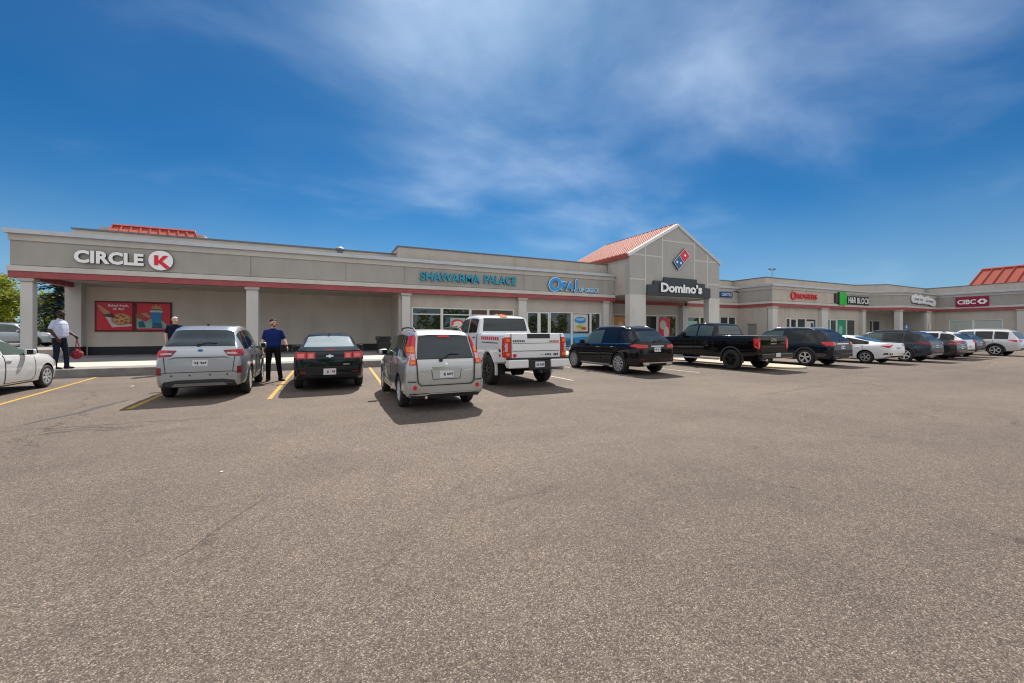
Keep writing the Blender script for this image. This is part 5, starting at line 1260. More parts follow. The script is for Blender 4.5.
c.patch('bumper', 'paint_silver_warm', [('B', [(-.80, .36), (.80, .36), (.83, .60), (.66, .60), (.58, .525), (-.58, .525), (-.66, .60), (-.83, .60)]), ('R', [(-.92, .38), (-.40, .40), (-.44, .58), (-.92, .60)]), ('L', [(-.92, .38), (-.40, .40), (-.44, .58), (-.92, .60)])], off=.03, th=.05)
seam(c, [('B', [(-.645, 1.04), (-.62, .60), (-.55, .535), (.55, .535), (.62, .60), (.645, 1.04)]), ('B', [(-.81, .62), (-.66, .615)]), ('B', [(.81, .62), (.66, .615)])], w=.016, off=.040)
c.pair('reflector', 'tail_red', [('B', ell(.69, .50, .045, .045, 16))], off=.04, s=.03); c.patch('bumper_trim', 'dark_trim', [('B', [(-.74, .30), (.74, .30), (.78, .385), (-.78, .385)])], off=.034)
wiper(c, -.12, 1.02, .30, 1.13)
bm = bmesh.new(); tube(bm, [(-.45, -.95, .30), (-.45, -.55, .30)], .03, 10); obj('exhaust_pipe', bm, 'chrome', c.root, local=True, smooth=40)
bm = bmesh.new(); obox(bm, (-.935, -.35, .45), (.004, 0, 0), (0, .04, 0), (0, 0, .05)); bm.free()

# 4 white heavy pickup
W4 = 2.03; T4 = truck_shape(W4, 2.05, 4.06, 1.27, .98, 1.47, .92, 1.42, 1.22, 1.42, 3.35, 2.75, bot=.62, roofw=.83, fl=.62)
c = Car('pickup_truck', 'white lifted crew-cab pickup with big black tyres and red decals', 'truck', (5.16, 10.65), 0.0, (.93, 1.0), T4, dict(paint='paint_white', handle='black'))
side_windows(c, [(1.12, 1.92), (2.0, 2.95)], f=.82); doors(c, (1.98, 3.05), (1.02, 1.92), .70, .43, .5)
windscreen(c, 1.48, 1.92, .8, .72)
c.patch('rear_window', 'car_glass_rear', [('B', [(-.82, 1.53), (.82, 1.53), (.75, 1.93), (-.75, 1.93)])], off=.006, s=.06)
c.patch('brake_light', 'amber', [('T', rp(-.12, 1.06, .12, 1.12))], off=.03, th=.05)
c.pair('tail_light', 'tail_red', [('B', rp(.83, .82, .99, 1.36)), ('R', rp(-1.27, .84, -1.13, 1.34))], off=.014); c.pair('tail_light_lens', 'tail_clear', [('B', rp(.92, .98, .985, 1.2))], off=.02); c.pair('tail_light_lens', 'amber', [('B', rp(.86, 1.24, .96, 1.32)), ('B', rp(.86, .87, .96, .95))], off=.02)
c.patch('tailgate', 'paint_white', [('B', rp(-.80, .80, .80, 1.45))], off=.012, th=.03); seam(c, [('B', [(-.81, 1.45), (-.81, .80), (.81, .80), (.81, 1.45)]), ('B', [(-.76, 1.0), (.76, 1.0)]), ('B', [(-.76, 1.2), (.76, 1.2)])], w=.012, off=.026); seam(c, [('R', [(.96, .72), (.96, 1.44)])], w=.02); c.patch('tailgate_step', 'black', [('B', rp(-.30, 1.33, .45, 1.45))], off=.02); c.patch('tailgate_panel', 'paint_white', [('B', [(-.76, 1.00), (.76, 1.00), (.76, 1.20), (-.76, 1.20)])], off=.024, th=.02)
for (x0, z0, x1, z1, mt) in ((.42, 1.23, .74, 1.27, 'circle_red'), (-.76, 1.24, -.36, 1.285, 'plate_dark_ink'), (.27, .88, .48, .92, 'black'), (.56, .87, .72, .925, 'black'), (.12, .89, .2, .91, 'alloy_grey')):
    vs = []; k = x0
    while k < x1-.02: vs.append(('B', [(k, z0), (k+.035, z0), (k+.045, z1), (k+.01, z1)])); k += .055
    c.patch('decal', mt, vs, off=.028, th=.004)
c.patch('decal', 'circle_red', [('B', ell(-.70, .88, .055, .05, 12, .4, 2))], off=.02, th=.004)
for ax, y0 in (('L', -.85), ('R', -.85)):
    vs = []; k = y0
    while k < .55: vs.append((ax, [(k, 1.28), (k+.10, 1.28), (k+.13, 1.37), (k+.03, 1.37)])); k += .16
    c.patch('decal', 'circle_red', vs, off=.008, th=.004)
    c.patch('decal', 'plate_dark_ink', [(ax, rp(-.8, 1.19, .5, 1.215))], off=.008, th=.004)
    c.patch('decal', 'black', [(ax, rp(-1.02, .97, -.88, 1.04)), (ax, rp(-1.0, .84, -.9, .90))], off=.008, th=.004)
bm = bmesh.new(); box(bm, -.98, -.36, -1.50, -1.28, .56, .78, bev=.03); obj('rear_bumper', bm, 'paint_white', c.root, local=True)
bm = bmesh.new(); box(bm, .36, .98, -1.50, -1.28, .56, .78, bev=.03); obj('rear_bumper', bm, 'paint_white', c.root, local=True)
bm = bmesh.new(); box(bm, -.357, .357, -1.48, -1.28, .50, .76, bev=.02); box(bm, -.98, .98, -1.46, -1.29, .783, .82, bev=.01); bc = obj('bumper_step', bm, 'black', c.root, local=True)
bm = bmesh.new(); box(bm, -.15, .15, -1.49, -1.482, .57, .72); obj('number_plate', bm, 'plate', c.root, local=True)
bm = bmesh.new()
for i in (0, 1, 2.6, 3.6, 4.6): box(bm, -.11+i*.045, -.08+i*.045, -1.493, -1.4905, .61, .67)
obj('plate_marks', bm, 'plate_dark_ink', c.root, local=True)
bm = bmesh.new(); box(bm, -.05, .05, -1.58, -1.2, .42, .50, bev=.01); obj('tow_hitch', bm, 'black', c.root, local=True)
bm = bmesh.new(); tube(bm, [(-.85, 0, .43), (.85, 0, .43)], .09, 12); tube(bm, [(-.16, 0, .43), (.16, 0, .43)], .2, 14); obj('rear_axle', bm, 'underbody', c.root, local=True, smooth=40)
bm = bmesh.new(); tube(bm, [(.8, -1.45, .52), (.55, -1.2, .52), (.5, -.3, .52)], .05, 10); obj('exhaust_pipe', bm, 'alloy_grey', c.root, local=True, smooth=40)
for sg in (1, -1):
    bm = bmesh.new(); box(bm, sg*.93-.1, sg*.93+.1, .75, 3.2, .42, .50, bev=.02); obj('side_step', bm, 'black', c.root, local=True)
    bm = bmesh.new(); obox(bm, (sg*1.22, 2.82, 1.52), (.13, .02, 0), (0, .05, 0), (0, 0, .19), 0, .04); obox(bm, (sg*1.06, 2.85, 1.42), (.1, 0, 0), (0, .03, 0), (0, 0, .03)); obj('wing_mirror', bm, 'black', c.root, local=True, smooth=50)
    bm = bmesh.new(); obox(bm, (sg*.82, -.52, .52), (.16, 0, 0), (0, .012, 0), (0, 0, .2)); obj('mud_flap', bm, 'rubber', c.root, local=True)
arch(c, (0, 4.06), .43, .53, .05, 'paint_white'); add_wheels(c, (0, 4.06), .43, .30, .245, 'single', 8, 'alloy_dark', 1.80)
c.finish_body(((0, .47), (4.06, .47)), .53, well=.45, bed=(.78, -1.14, .84, .95))
bm = bmesh.new(); tube(bm, [(-.12, 1.25, 2.045), (.12, 1.25, 2.045)], .022, 8); obj('cab_lights', bm, 'amber', c.root, local=True)

# 5 black luxury crossover
G_ = dict(W=1.95, H=1.77, wb=2.995, ro=1.03, fo=.88, tz=1.16, inset=.66, hood=1.12, nose=.90, belt=1.06, boxy=.05, bot=.27, rearw=.78, roofw=.645, rear_low=.40)
c = std_suv('parked_car', 'glossy black crossover with multi-spoke grey rims, parked beside the white pickup', (10.42, 11.35), 0, (.94, .97), G_, 'paint_black', .385, (.275, 'double', 10, 'alloy_grey'), .275, [(-.62, .10), (.18, 1.05), (1.13, 2.35)], (1.09, 2.35), (.15, 1.05), cladding='paint_black', glass_rear=[(-.70, 1.19), (.70, 1.19), (.57, 1.54), (.3, 1.58), (-.3, 1.58), (-.57, 1.54)], rail='chrome', mats=dict(handle='chrome'))
c.pair('tail_light', 'tail_red', [('B', [(.45, .99), (.86, .97), (.87, 1.10), (.48, 1.08)]), ('R', [(-1.0, .98), (-.62, 1.03), (-.62, 1.08), (-1.0, 1.11)])], off=.012)
c.patch('tailgate', 'paint_black', [('B', [(-.64, .62), (.64, .62), (.70, 1.15), (-.70, 1.15)])], off=.006, th=.02); plate(c, 0, .92, .31, .15, 'plate_dark_ink', .016)
c.patch('tailgate_garnish', 'chrome', [('B', rp(-.3, 1.03, .3, 1.055))], off=.015); c.patch('bumper_trim', 'chrome', [('B', [(-.7, .44), (.7, .44), (.74, .47), (-.74, .47)])], off=.018); c.pair('exhaust_tip', 'chrome', [('B', rp(.42, .40, .68, .475))], off=.03); wiper(c, -.05, 1.2, .3, 1.23)
c.pair('running_board', 'alloy', [('R', rp(.55, .30, 2.45, .335))], off=.05, th=.06); c.pair('reflector', 'tail_dark', [('B', rp(.62, .56, .82, .59))], off=.012)
c.pair('window_trim', 'chrome', [('R', [(-.6, 1.115), (2.3, 1.04), (2.3, 1.055), (-.6, 1.13)])], off=.010, s=.2)

# 6 black pickup
T6 = truck_shape(2.06, 1.92, 3.75, 1.15, .97, 1.37, .80, 1.32, 1.16, 1.30, 3.05, 2.40, bot=.48, roofw=.74, fl=.52)
c = Car('pickup_truck', 'black crew-cab pickup with black wheels, parked before the gabled entrance', 'truck', (15.62, 10.75), 0, (.93, .99), T6, dict(paint='paint_black', handle='black_gloss'))
side_windows(c, [(.98, 1.72), (1.80, 2.65)], f=.82, mat='car_glass_green'); doors(c, (1.78, 2.75), (.88, 1.74), .56, .41, .5); windscreen(c, 1.38, 1.80, .8, .7)
c.patch('rear_window', 'car_glass_green', [('B', [(-.74, 1.43), (.74, 1.43), (.66, 1.77), (-.66, 1.77)])], off=.006, s=.06)
c.pair('tail_light', 'tail_red', [('B', [(.84, .86), (.99, .86), (1.0, 1.26), (.82, 1.30)]), ('R', [(-1.15, .88), (-1.03, .95), (-1.0, 1.26), (-1.15, 1.27)])], off=.014); c.pair('tail_light_lens', 'tail_pink', [('B', rp(.88, .92, .93, 1.12))], off=.02)
c.patch('tailgate', 'paint_black', [('B', rp(-.80, .74, .80, 1.35))], off=.012, th=.03); c.patch('tailgate_garnish', 'black_gloss', [('B', rp(-.76, .92, .76, .97))], off=.03)
def badge_text(c, s, x0, x1, z0, z1, y, mat='chrome'):
    bm = text_bm(s, x1-x0, z1-z0, .015, .03); side_mat(bm, (0, -1, 0), 0, 0); bm.transform(Matrix.Translation((x0, y, z0))); return obj('badge', bm, mat, c.root, local=True, recalc=False)
badge_text(c, 'GMC', -.2, .2, 1.15, 1.27, -1.172); badge_text(c, 'SIERRA', -.2, .2, 1.04, 1.09, -1.172)
bm = bmesh.new(); box(bm, -1.0, 1.0, -1.37, -1.17, .50, .70, bev=.03); obj('rear_bumper', bm, 'black_gloss', c.root, local=True)
bm = bmesh.new(); box(bm, -.15, .15, -1.382, -1.372, .56, .71); obj('number_plate', bm, 'plate', c.root, local=True)
bm = bmesh.new(); tube(bm, [(-.8, 0, .41), (.8, 0, .41)], .08, 12); obj('rear_axle', bm, 'underbody', c.root, local=True)
bm = bmesh.new(); tube(bm, [(-.75, -1.38, .45), (-.6, -.9, .45)], .05, 10); obj('exhaust_pipe', bm, 'chrome', c.root, local=True, smooth=40)
for sg in (1, -1):
    bm = bmesh.new(); box(bm, sg*.98-.09, sg*.98+.09, .65, 3.0, .36, .42, bev=.02); obj('side_step', bm, 'alloy_grey', c.root, local=True)
mirrors(c, 2.45, 1.40, 'paint_black', (.13, .06, .11)); arch(c, (0, 3.75), .41, .49, .05, 'dark_trim'); add_wheels(c, (0, 3.75), .41, .285, .26, 'double', 6, 'alloy_dark', 1.82)
c.finish_body(((0, .43), (3.75, .43)), .49, well=.45, bed=(.78, -1.03, .72, .88))
bm = bmesh.new(); box(bm, -.80, .80, -1.06, .76, 1.345, 1.375, bev=.012); obj('tonneau_cover', bm, 'dark_trim', c.root, local=True)

# 7 dark navy three-row SUV
Q_ = dict(W=2.0, H=1.78, wb=3.02, ro=1.08, fo=.93, tz=1.14, inset=.60, hood=1.13, nose=.92, belt=1.06, boxy=.12, bot=.28, rearw=.80, roofw=.67, rear_low=.42)
c = std_suv('parked_car', 'dark navy SUV with bright silver rims, just past the concrete island', (20.3, 10.6), 0, (.94, .95), Q_, 'paint_navy', .39, (.265, 'double', 5, 'alloy'), .265, [(-.70, .05), (.13, 1.02), (1.10, 2.35)], (1.06, 2.35), (.12, 1.02), cladding='dark_trim', glass_rear=[(-.70, 1.17), (.70, 1.17), (.59, 1.55), (.3, 1.59), (-.3, 1.59), (-.59, 1.55)], rail='chrome', arch_t=.06)
c.pair('tail_light', 'tail_red', [('B', [(.56, 1.0), (.88, .93), (.885, 1.12), (.60, 1.11)]), ('R', [(-1.05, .95), (-.85, .95), (-.62, 1.12), (-1.05, 1.13)])], off=.014); c.pair('tail_light_lens', 'tail_pink', [('B', [(.62, 1.0), (.72, .97), (.72, 1.08), (.63, 1.08)])], off=.02)
c.patch('tailgate', 'paint_navy', [('B', [(-.66, .62), (.66, .62), (.70, 1.13), (-.70, 1.13)])], off=.006, th=.02); c.patch('tailgate_garnish', 'chrome', [('B', rp(-.48, 1.02, .48, 1.06))], off=.016); plate(c, 0, .88, .31, .15, 'plate_dark_ink', .014)
c.patch('bumper_trim', 'dark_trim', [('B', [(-.76, .40), (.76, .40), (.82, .56), (-.82, .56)])], off=.014); c.pair('exhaust_tip', 'chrome', [('B', rp(.45, .405, .68, .46))], off=.03); wiper(c, -.05, 1.18, .3, 1.22)

# 8 white sedan
C8 = sedan_shape(1.80, 1.42, 2.70, .98, .95, 1.02, -.55, .62, .96, .76, belt=.90, roofw=.66, bot=.2)
c = Car('parked_car', 'white fastback sedan with C-shaped red tail lights', 'car', (24.2, 10.15), 0, (.93, .95), C8, dict(paint='paint_white'))
side_windows(c, [(-.1, .92), (1.0, 1.95)], f=.78); doors(c, (.96, 2.0), (.12, .92), .28, .325, .44)
c.patch('rear_window', 'car_glass_rear', [('B', [(-.66, 1.07), (.66, 1.07), (.56, 1.32), (.2, 1.345), (-.2, 1.345), (-.56, 1.32)])], off=.005, s=.05); windscreen(c, 1.0, 1.33, .7, .58)
c.pair('tail_light', 'tail_red', [('B', [(.42, .935), (.80, .82), (.80, .905), (.50, .975)]), ('R', [(-.95, .80), (-.80, .83), (-.58, .895), (-.72, .91), (-.95, .905)])], off=.010)
c.patch('boot_lid', 'paint_white', [('B', [(-.56, .66), (.56, .66), (.62, .98), (-.62, .98)])], off=.006, th=.02); c.patch('badge', 'alloy_grey', [('B', rp(.2, .78, .42, .81))], off=.012); plate(c, 0, .78, .30, .14, 'plate_dark_ink')
c.pair('bumper_vent', 'black', [('B', [(.55, .46), (.84, .46), (.82, .55), (.60, .55)]), ('R', [(-.97, .47), (-.72, .48), (-.75, .55), (-.97, .56)])], off=.010); c.patch('bumper_trim', 'black', [('B', rp(-.6, .34, .6, .41))], off=.012)
add_wheels(c, (0, 2.70), .325, .22, .215, 'double', 5, 'alloy_grey', 1.55); mirrors(c, 1.75, .98, 'paint_white'); c.finish_body(((0, .325), (2.70, .325)), .375)

# 9..14 the far end of the row
def far_suv(label, loc, p, pm, lights, Rw=.36, rim=(.245, 'double', 5, 'alloy'), rz=0, rail='black', clad='dark_trim', extra=None, plate_z=.85):
    wb = p['wb']; rb = p['tz']
    c = std_suv('parked_car', label, loc, rz, .93, p, pm, Rw, rim, .24, [(-.55, .06), (.14, .95), (1.03, 2.15)], (.99, 2.15), (.12, .95), cladding=clad, glass_rear=[(-.68, rb+.03), (.68, rb+.03), (.58, p['H']*.895), (-.58, p['H']*.895)], rail=rail)
    c.pair('tail_light', 'tail_red' if lights != 'dark' else 'tail_dark', [('B', [(.48, rb-.12), (.86, rb-.17), (.87, rb-.03), (.52, rb-.04)]), ('R', [(-.95, rb-.17), (-.70, rb-.10), (-.50, rb-.03), (-.95, rb-.02)])], off=.014)
    c.patch('tailgate', pm, [('B', [(-.62, .60), (.62, .60), (.66, rb-.02), (-.66, rb-.02)])], off=.006, th=.02); plate(c, 0, plate_z, .30, .15, 'plate_dark_ink', .014)
    c.patch('bumper_trim', 'dark_trim', [('B', [(-.72, .40), (.72, .40), (.78, .55), (-.78, .55)])], off=.014); c.patch('skid_plate', 'alloy', [('B', [(-.6, .405), (.6, .405), (.66, .47), (-.66, .47)])], off=.028)
    return c
p9 = dict(W=1.9, H=1.69, wb=2.8, ro=1.0, fo=.95, tz=1.10, inset=.55, hood=1.05, nose=.86, belt=1.01, boxy=.1, bot=.24, rearw=.78, roofw=.66, rear_low=.46)
far_suv('dark slate crossover with a pale skid plate under its bumper, beside the white fastback sedan', (27.55, 9.95), p9, 'paint_slate', 'dark', .37, (.25, 'single', 5, 'alloy'))
C10 = sedan_shape(1.84, 1.46, 2.75, 1.02, .96, 1.04, -.40, .50, .98, .78, belt=.92)
c = Car('parked_car', 'dark grey sedan with thin red tail lights between the slate crossover and a white one', 'car', (30.9, 10.1), 0, .93, C10, dict(paint='paint_dark_grey'))
side_windows(c, [(-.05, .95), (1.03, 2.0)]); doors(c, (.99, 2.05), (.12, .95), .29, .33, .45); c.patch('rear_window', 'car_glass_rear', [('B', [(-.66, 1.085), (.66, 1.085), (.56, 1.36), (-.56, 1.36)])], off=.005, s=.05); windscreen(c, 1.02, 1.36, .7, .58)
c.pair('tail_light', 'tail_red', [('B', [(.3, .90), (.84, .90), (.84, .98), (.3, .97)]), ('R', [(-1.0, .90), (-.75, .92), (-.75, .98), (-1.0, .98)])], off=.014); plate(c, 0, .72, .3, .15, 'plate_dark_ink')
c.patch('tailgate_garnish', 'chrome', [('B', rp(-.3, .87, .3, .89))], off=.014); c.patch('bumper_trim', 'black', [('B', rp(-.7, .36, .7, .46))], off=.012)
add_wheels(c, (0, 2.75), .33, .22, .22, 'single', 5, 'alloy', 1.58); mirrors(c, 1.8, 1.0, 'paint_dark_grey'); c.finish_body(((0, .33), (2.75, .33)), .38)
p11 = dict(W=1.86, H=1.68, wb=2.73, ro=1.0, fo=.93, tz=1.12, inset=.58, hood=1.05, nose=.86, belt=1.02, boxy=.15, bot=.25, rearw=.80, roofw=.67, rear_low=.44)
far_suv('white crossover with wide red tail lights, tail just showing behind the dark grey sedan', (32.8, 10.35), p11, 'paint_white', 'red', plate_z=.72)
p12 = dict(W=1.84, H=1.62, wb=2.65, ro=.92, fo=.9, tz=1.08, inset=.52, hood=1.02, nose=.84, belt=.99, boxy=.15, bot=.24, rearw=.80, roofw=.67, rear_low=.44)
far_suv('dark hatchback with a pale plate, squeezed between two white crossovers', (35.35, 10.55), p12, 'paint_dark_grey', 'red', plate_z=.88)
p13 = dict(W=2.0, H=1.80, wb=2.82, ro=1.08, fo=1.0, tz=1.12, inset=.48, hood=1.13, nose=.92, belt=1.06, boxy=.3, bot=.28, rearw=.84, roofw=.71, rear_low=.46)
far_suv('large white SUV at the right edge, farthest vehicle of the row', (39.1, 9.9), p13, 'paint_pearl', 'red', .385, (.26, 'double', 5, 'alloy'), rail='chrome')

# silver sedan entering at the left edge (only its front half is in view)
C0 = sedan_shape(1.78, 1.46, 2.70, .98, .95, 1.06, -.45, .45, 1.0, .80, belt=.95, roofw=.66)
c = Car('parked_car', 'silver-white sedan with plastic wheel covers, cut by the left edge of the picture', 'car', (-7.62, 12.65), 0, (.93, .97), C0, dict(paint='paint_pearl'))
side_windows(c, [(-.05, .95), (1.03, 2.15)], mat='car_glass_green'); doors(c, (.99, 2.15), (.12, .95), .29, .32, .44); c.patch('rear_window', 'car_glass_rear', [('B', [(-.64, 1.1), (.64, 1.1), (.55, 1.36), (-.55, 1.36)])], off=.005, s=.06); windscreen(c, 1.04, 1.37, .7, .58)
c.pair('tail_light', 'tail_red', [('B', [(.5, .86), (.8, .86), (.8, 1.0), (.52, .98)])], off=.014); plate(c, 0, .74)
c.pair('headlight', 'headlight', [('R', [(3.05, .70), (3.45, .62), (3.45, .70), (3.12, .80)]), ('F', rp(.42, .62, .66, .72))], off=.008); c.patch('grille', 'black', [('F', rp(-.45, .35, .45, .50))], off=.006)
add_wheels(c, (0, 2.70), .32, .21, .215, 'single', 7, 'hubcap', 1.56); mirrors(c, 1.80, 1.03, 'paint_pearl'); c.finish_body(((0, .32), (2.70, .32)), .37)

# silver SUV beyond the end of the building
p14 = dict(W=1.9, H=1.78, wb=2.8, ro=1.0, fo=.95, tz=1.10, inset=.45, hood=1.10, nose=.92, belt=1.05, boxy=.3, bot=.28, rearw=.84, roofw=.70, rear_low=.46)
c = std_suv('parked_car', 'silver-blue SUV seen side-on behind the corner column, beyond the end of the building', (-21.9, 41.6), -88, 1.0, p14, 'paint_silver_blue', .37, (.25, 'single', 5, 'alloy'), .24, [(-.55, .06), (.14, .95), (1.03, 2.15)], (.99, 2.15), (.12, .95), glass_rear=[(-.66, 1.13), (.66, 1.13), (.6, 1.58), (-.6, 1.58)])
c.pair('tail_light', 'tail_red', [('B', rp(.6, .9, .85, 1.08))], off=.014)

c.root.location.z = .42; WM[c.root.name] = Matrix.Translation((0, 0, .42)) @ WM[c.root.name]
# ------------------------------------------------------------------ people
for nm, c_, r_ in (('skin_light', (.66, .39, .28), .5), ('skin_dark', (.075, .035, .022), .5), ('shirt_white', (.44, .48, .62), .8), ('shirt_navy', (.008, .011, .028), .85), ('shirt_blue', (.010, .022, .12), .8), ('trousers_navy', (.012, .016, .028), .85), ('trousers_black', (.010, .010, .011), .85), ('shoe_black', (.012, .012, .012), .5), ('hair_black', (.012, .010, .009), .7), ('hair_white', (.62, .60, .57), .7), ('beard_dark', (.17, .10, .07), .8), ('eye_dark', (.02, .015, .012), .2), ('lip', (.30, .12, .10), .5), ('lip_dark', (.10, .035, .03), .5), ('watch', (.015, .015, .016), .3), ('bag_red', (.24, .005, .022), .6)):
    M[nm] = plain(nm, c_, r_, var=.12, scale=9, spec=.15 if ('shirt' in nm or 'trousers' in nm or 'hair' in nm or 'skin' in nm) else .4)

def person(label, loc, rz, height, pose, cloth, shrt=.0, heavy=1.0, hair='short', beard=False, group=None):
    """one continuous body grown round a posed skeleton; local -Y is the front, +X the person's left"""
    P = {k: Vector(v) for k, v in pose.items() if k != 'watch'}
    caps = []      # (p0, p1, r0, r1, tag)
    def cap(a, b, r0, r1, t): caps.append((Vector(a), Vector(b), r0, r1, t))
    h = heavy; lean = P['chest']
    pel, ch, nk, hd = P['pelvis'], P['chest'], P['neck'], P['head']
    ax = (P['shl']-P['shr']).normalized(); hx = (P['hipl']-P['hipr']).normalized()
    fwd = ax.cross(Vector((0, 0, 1))).normalized()          # the way the chest faces
    fwd = Vector((fwd.x, fwd.y, 0)).normalized() * (1 if True else -1)
    up = (ch-pel).normalized()
    cap(ch-ax*.085*h, ch+ax*.085*h, .125*h, .125*h, 'shirt'); cap(ch-ax*.085+up*.05, ch+ax*.085+up*.05, .095, .095, 'shirt')
    for k_ in (.1, .26, .34, .42, .58, .66, .74, .82, .9):
        c_ = pel.lerp(ch, k_); rad = (.120+.010*math.sin(k_*math.pi))*h; cap(c_-ax*.078*h+fwd*.025*max(0, h-.8)*math.sin(k_*math.pi)*2, c_+ax*.078*h+fwd*.025*max(0, h-.8)*math.sin(k_*math.pi)*2, rad, rad, 'shirt')
    mid = pel.lerp(ch, .5); cap(mid-ax*.07*h+fwd*.03*(h-.8)*2, mid+ax*.07*h+fwd*.03*(h-.8)*2, .126*h, .126*h, 'shirt')
    lowb = pel.lerp(ch, .18); cap(lowb-ax*.075*h+fwd*.015, lowb+ax*.075*h+fwd*.015, .126*h, .126*h, 'shirt')
    cap(pel-hx*.06, pel+hx*.06, .118*h, .118*h, 'trousers'); cap(pel-Vector((0, 0, .06))-hx*.07, pel-Vector((0, 0, .06))+hx*.07, .105*h, .105*h, 'trousers')
    cap(P['shl']-ax*.06, P['shl'], .078, .066, 'shirt'); cap(P['shr']+ax*.06, P['shr'], .078, .066, 'shirt'); cap(nk-Vector((0, 0, .045)), P['shl']-ax*.03, .055, .066, 'shirt'); cap(nk-Vector((0, 0, .045)), P['shr']+ax*.03, .055, .066, 'shirt')
    cap(nk-Vector((0, 0, .05)), hd-Vector((0, 0, .05)), .058, .055, 'skin'); cap(nk-Vector((0, 0, .035)), nk-Vector((0, 0, .015)), .072, .066, 'shirt')
    # head: skull, jaw, nose, ears, eyes, mouth, in the direction the face looks
    f = P['face'].normalized(); s = f.cross(Vector((0, 0, 1))).normalized(); s = -s; u = s.cross(f).normalized()
    if u.z < 0: u = -u
    cap(hd+u*.035-f*.018, hd+u*.035+f*.012, .084, .080, 'skin'); cap(hd-u*.045+f*.022, hd+u*.02+f*.018, .058, .070, 'skin'); cap(hd-u*.078+f*.045, hd-u*.06+f*.03, .036, .05, 'beard' if beard else 'skin')
    cap(hd+u*.015+f*.088, hd-u*.022+f*.106, .010, .016, 'skin')
    for sg in (1, -1):
        cap(hd+s*sg*.081-f*.012+u*.022, hd+s*sg*.081-f*.016-u*.018, .016, .012, 'skin'); cap(hd+s*sg*.032+f*.083+u*.018, hd+s*sg*.032+f*.085+u*.018, .0085, .0085, 'eye'); cap(hd+s*sg*.018+f*.089+u*.040, hd+s*sg*.046+f*.082+u*.040, .006, .005, 'brow')
        cap(hd+s*sg*.045+f*.045-u*.03, hd+s*sg*.05+f*.03-u*.05, .028, .028, 'beard' if beard else 'skin')
    cap(hd-s*.020+f*.088-u*.052, hd+s*.020+f*.088-u*.052, .007, .007, 'lip')
    for sd, q in (('l', 1), ('r', -1)):
        sh, el, wr = P['sh'+sd], P['el'+sd], P['wr'+sd]; m = sh.lerp(el, .72)
        cap(sh, m, .066, .060, 'shirt'); cap(m, el, .047, .043, 'skin'); cap(el, el.lerp(wr, .35), .044, .042, 'skin'); cap(el.lerp(wr, .35), wr, .042, .029, 'skin')
        d = (wr-el).normalized(); hd_dir = (d+Vector(pose.get('hand'+sd, (0, 0, -.4)))).normalized()
        pn = P.get('palm'+sd, Vector((q, 0, 0)))                 # back of the hand faces this way
        sdw = hd_dir.cross(pn).normalized(); pn = sdw.cross(hd_dir).normalized()
        for k in (-.027, -.009, .009, .027): cap(wr+sdw*k*.5, wr+hd_dir*.085+sdw*k, .017, .0135, 'skin')
        for k, ln in ((-.030, .060), (-.010, .075), (.011, .080), (.031, .072)):
            b0 = wr+hd_dir*.085+sdw*k; curl = -pn*.45
            b1 = b0+(hd_dir+curl*.5).normalized()*ln*.5; b2 = b1+(hd_dir+curl*1.9).normalized()*ln*.36; cap(b0, b1, .0105, .0095, 'skin'); cap(b1, b2, .0095, .008, 'skin')
        # thumb leaves the side of the palm on the forward side
        fsd = sdw if sdw.dot(fwd) > 0 else -sdw
        t0 = wr+hd_dir*.03+fsd*.022; t1 = t0+(hd_dir*.6+fsd*.55-pn*.25).normalized()*.038; t2 = t1+(hd_dir*.9+fsd*.1-pn*.3).normalized()*.032; cap(t0, t1, .014, .0115, 'skin'); cap(t1, t2, .0115, .009, 'skin')
        if pose.get('watch') == sd: cap(wr-d*.03, wr-d*.012, .036, .036, 'watch')
        hp, kn, an = P['hip'+sd], P['kn'+sd], P['an'+sd]
        cap(hp, kn, .098*h, .068, 'trousers'); cap(kn, kn.lerp(an, .35), .066, .064, 'trousers'); cap(kn.lerp(an, .35), an+Vector((0, 0, .03)), .064, .056, 'trousers'); cap(an+Vector((0, 0, .05)), an-Vector((0, 0, .02)), .058, .060, 'trousers')
        toe = Vector(pose['toe'+sd]).normalized(); side_ = toe.cross(Vector((0, 0, 1)))
        hz = an.z-.085
        cap(an+Vector((0, 0, -.045))-toe*.035, an+Vector((0, 0, -.055))+toe*.08, .042, .036, 'shoe'); cap(an+Vector((0, 0, -.058))+toe*.06, an+Vector((0, 0, -.062))+toe*.155, .036, .028, 'shoe'); cap(an+Vector((0, 0, -.02)), an+Vector((0, 0, -.05)), .045, .045, 'shoe')
    bm = bmesh.new()
    for a, b, r0, r1, t in caps:
        if (b-a).length < 1e-4: b = a+Vector((0, 0, .002))
        z = (b-a).normalized(); x = z.orthogonal().normalized(); y = z.cross(x); sg_, rg = 12, 5; rings = []
        for i in range(rg+1): th = math.pi/2*(1-i/rg); rings.append((a-z*r0*math.sin(th), max(1e-4, r0*math.cos(th))))
        for i in range(rg+1): th = math.pi/2*i/rg; rings.append((b+z*r1*math.sin(th), max(1e-4, r1*math.cos(th))))
        prev = None
        for c0, r in rings:
            q = [bm.verts.new(c0+(x*math.cos(2*math.pi*k/sg_)+y*math.sin(2*math.pi*k/sg_))*r) for k in range(sg_)]
            if prev:
                for k in range(sg_): bm.faces.new((prev[k], prev[(k+1) % sg_], q[(k+1) % sg_], q[k]))
            else: bm.faces.new(q[::-1])
            prev = q
        bm.faces.new(prev)
    me0 = bpy.data.meshes.new('person'); bm.to_mesh(me0); bm.free()
    tmp = bpy.data.objects.new('person_tmp', me0); COL.objects.link(tmp)
    md = tmp.modifiers.new('r', 'REMESH'); md.mode = 'VOXEL'; md.voxel_size = .0075
    ms = tmp.modifiers.new('s', 'SMOOTH'); ms.iterations = 7; ms.factor = .5
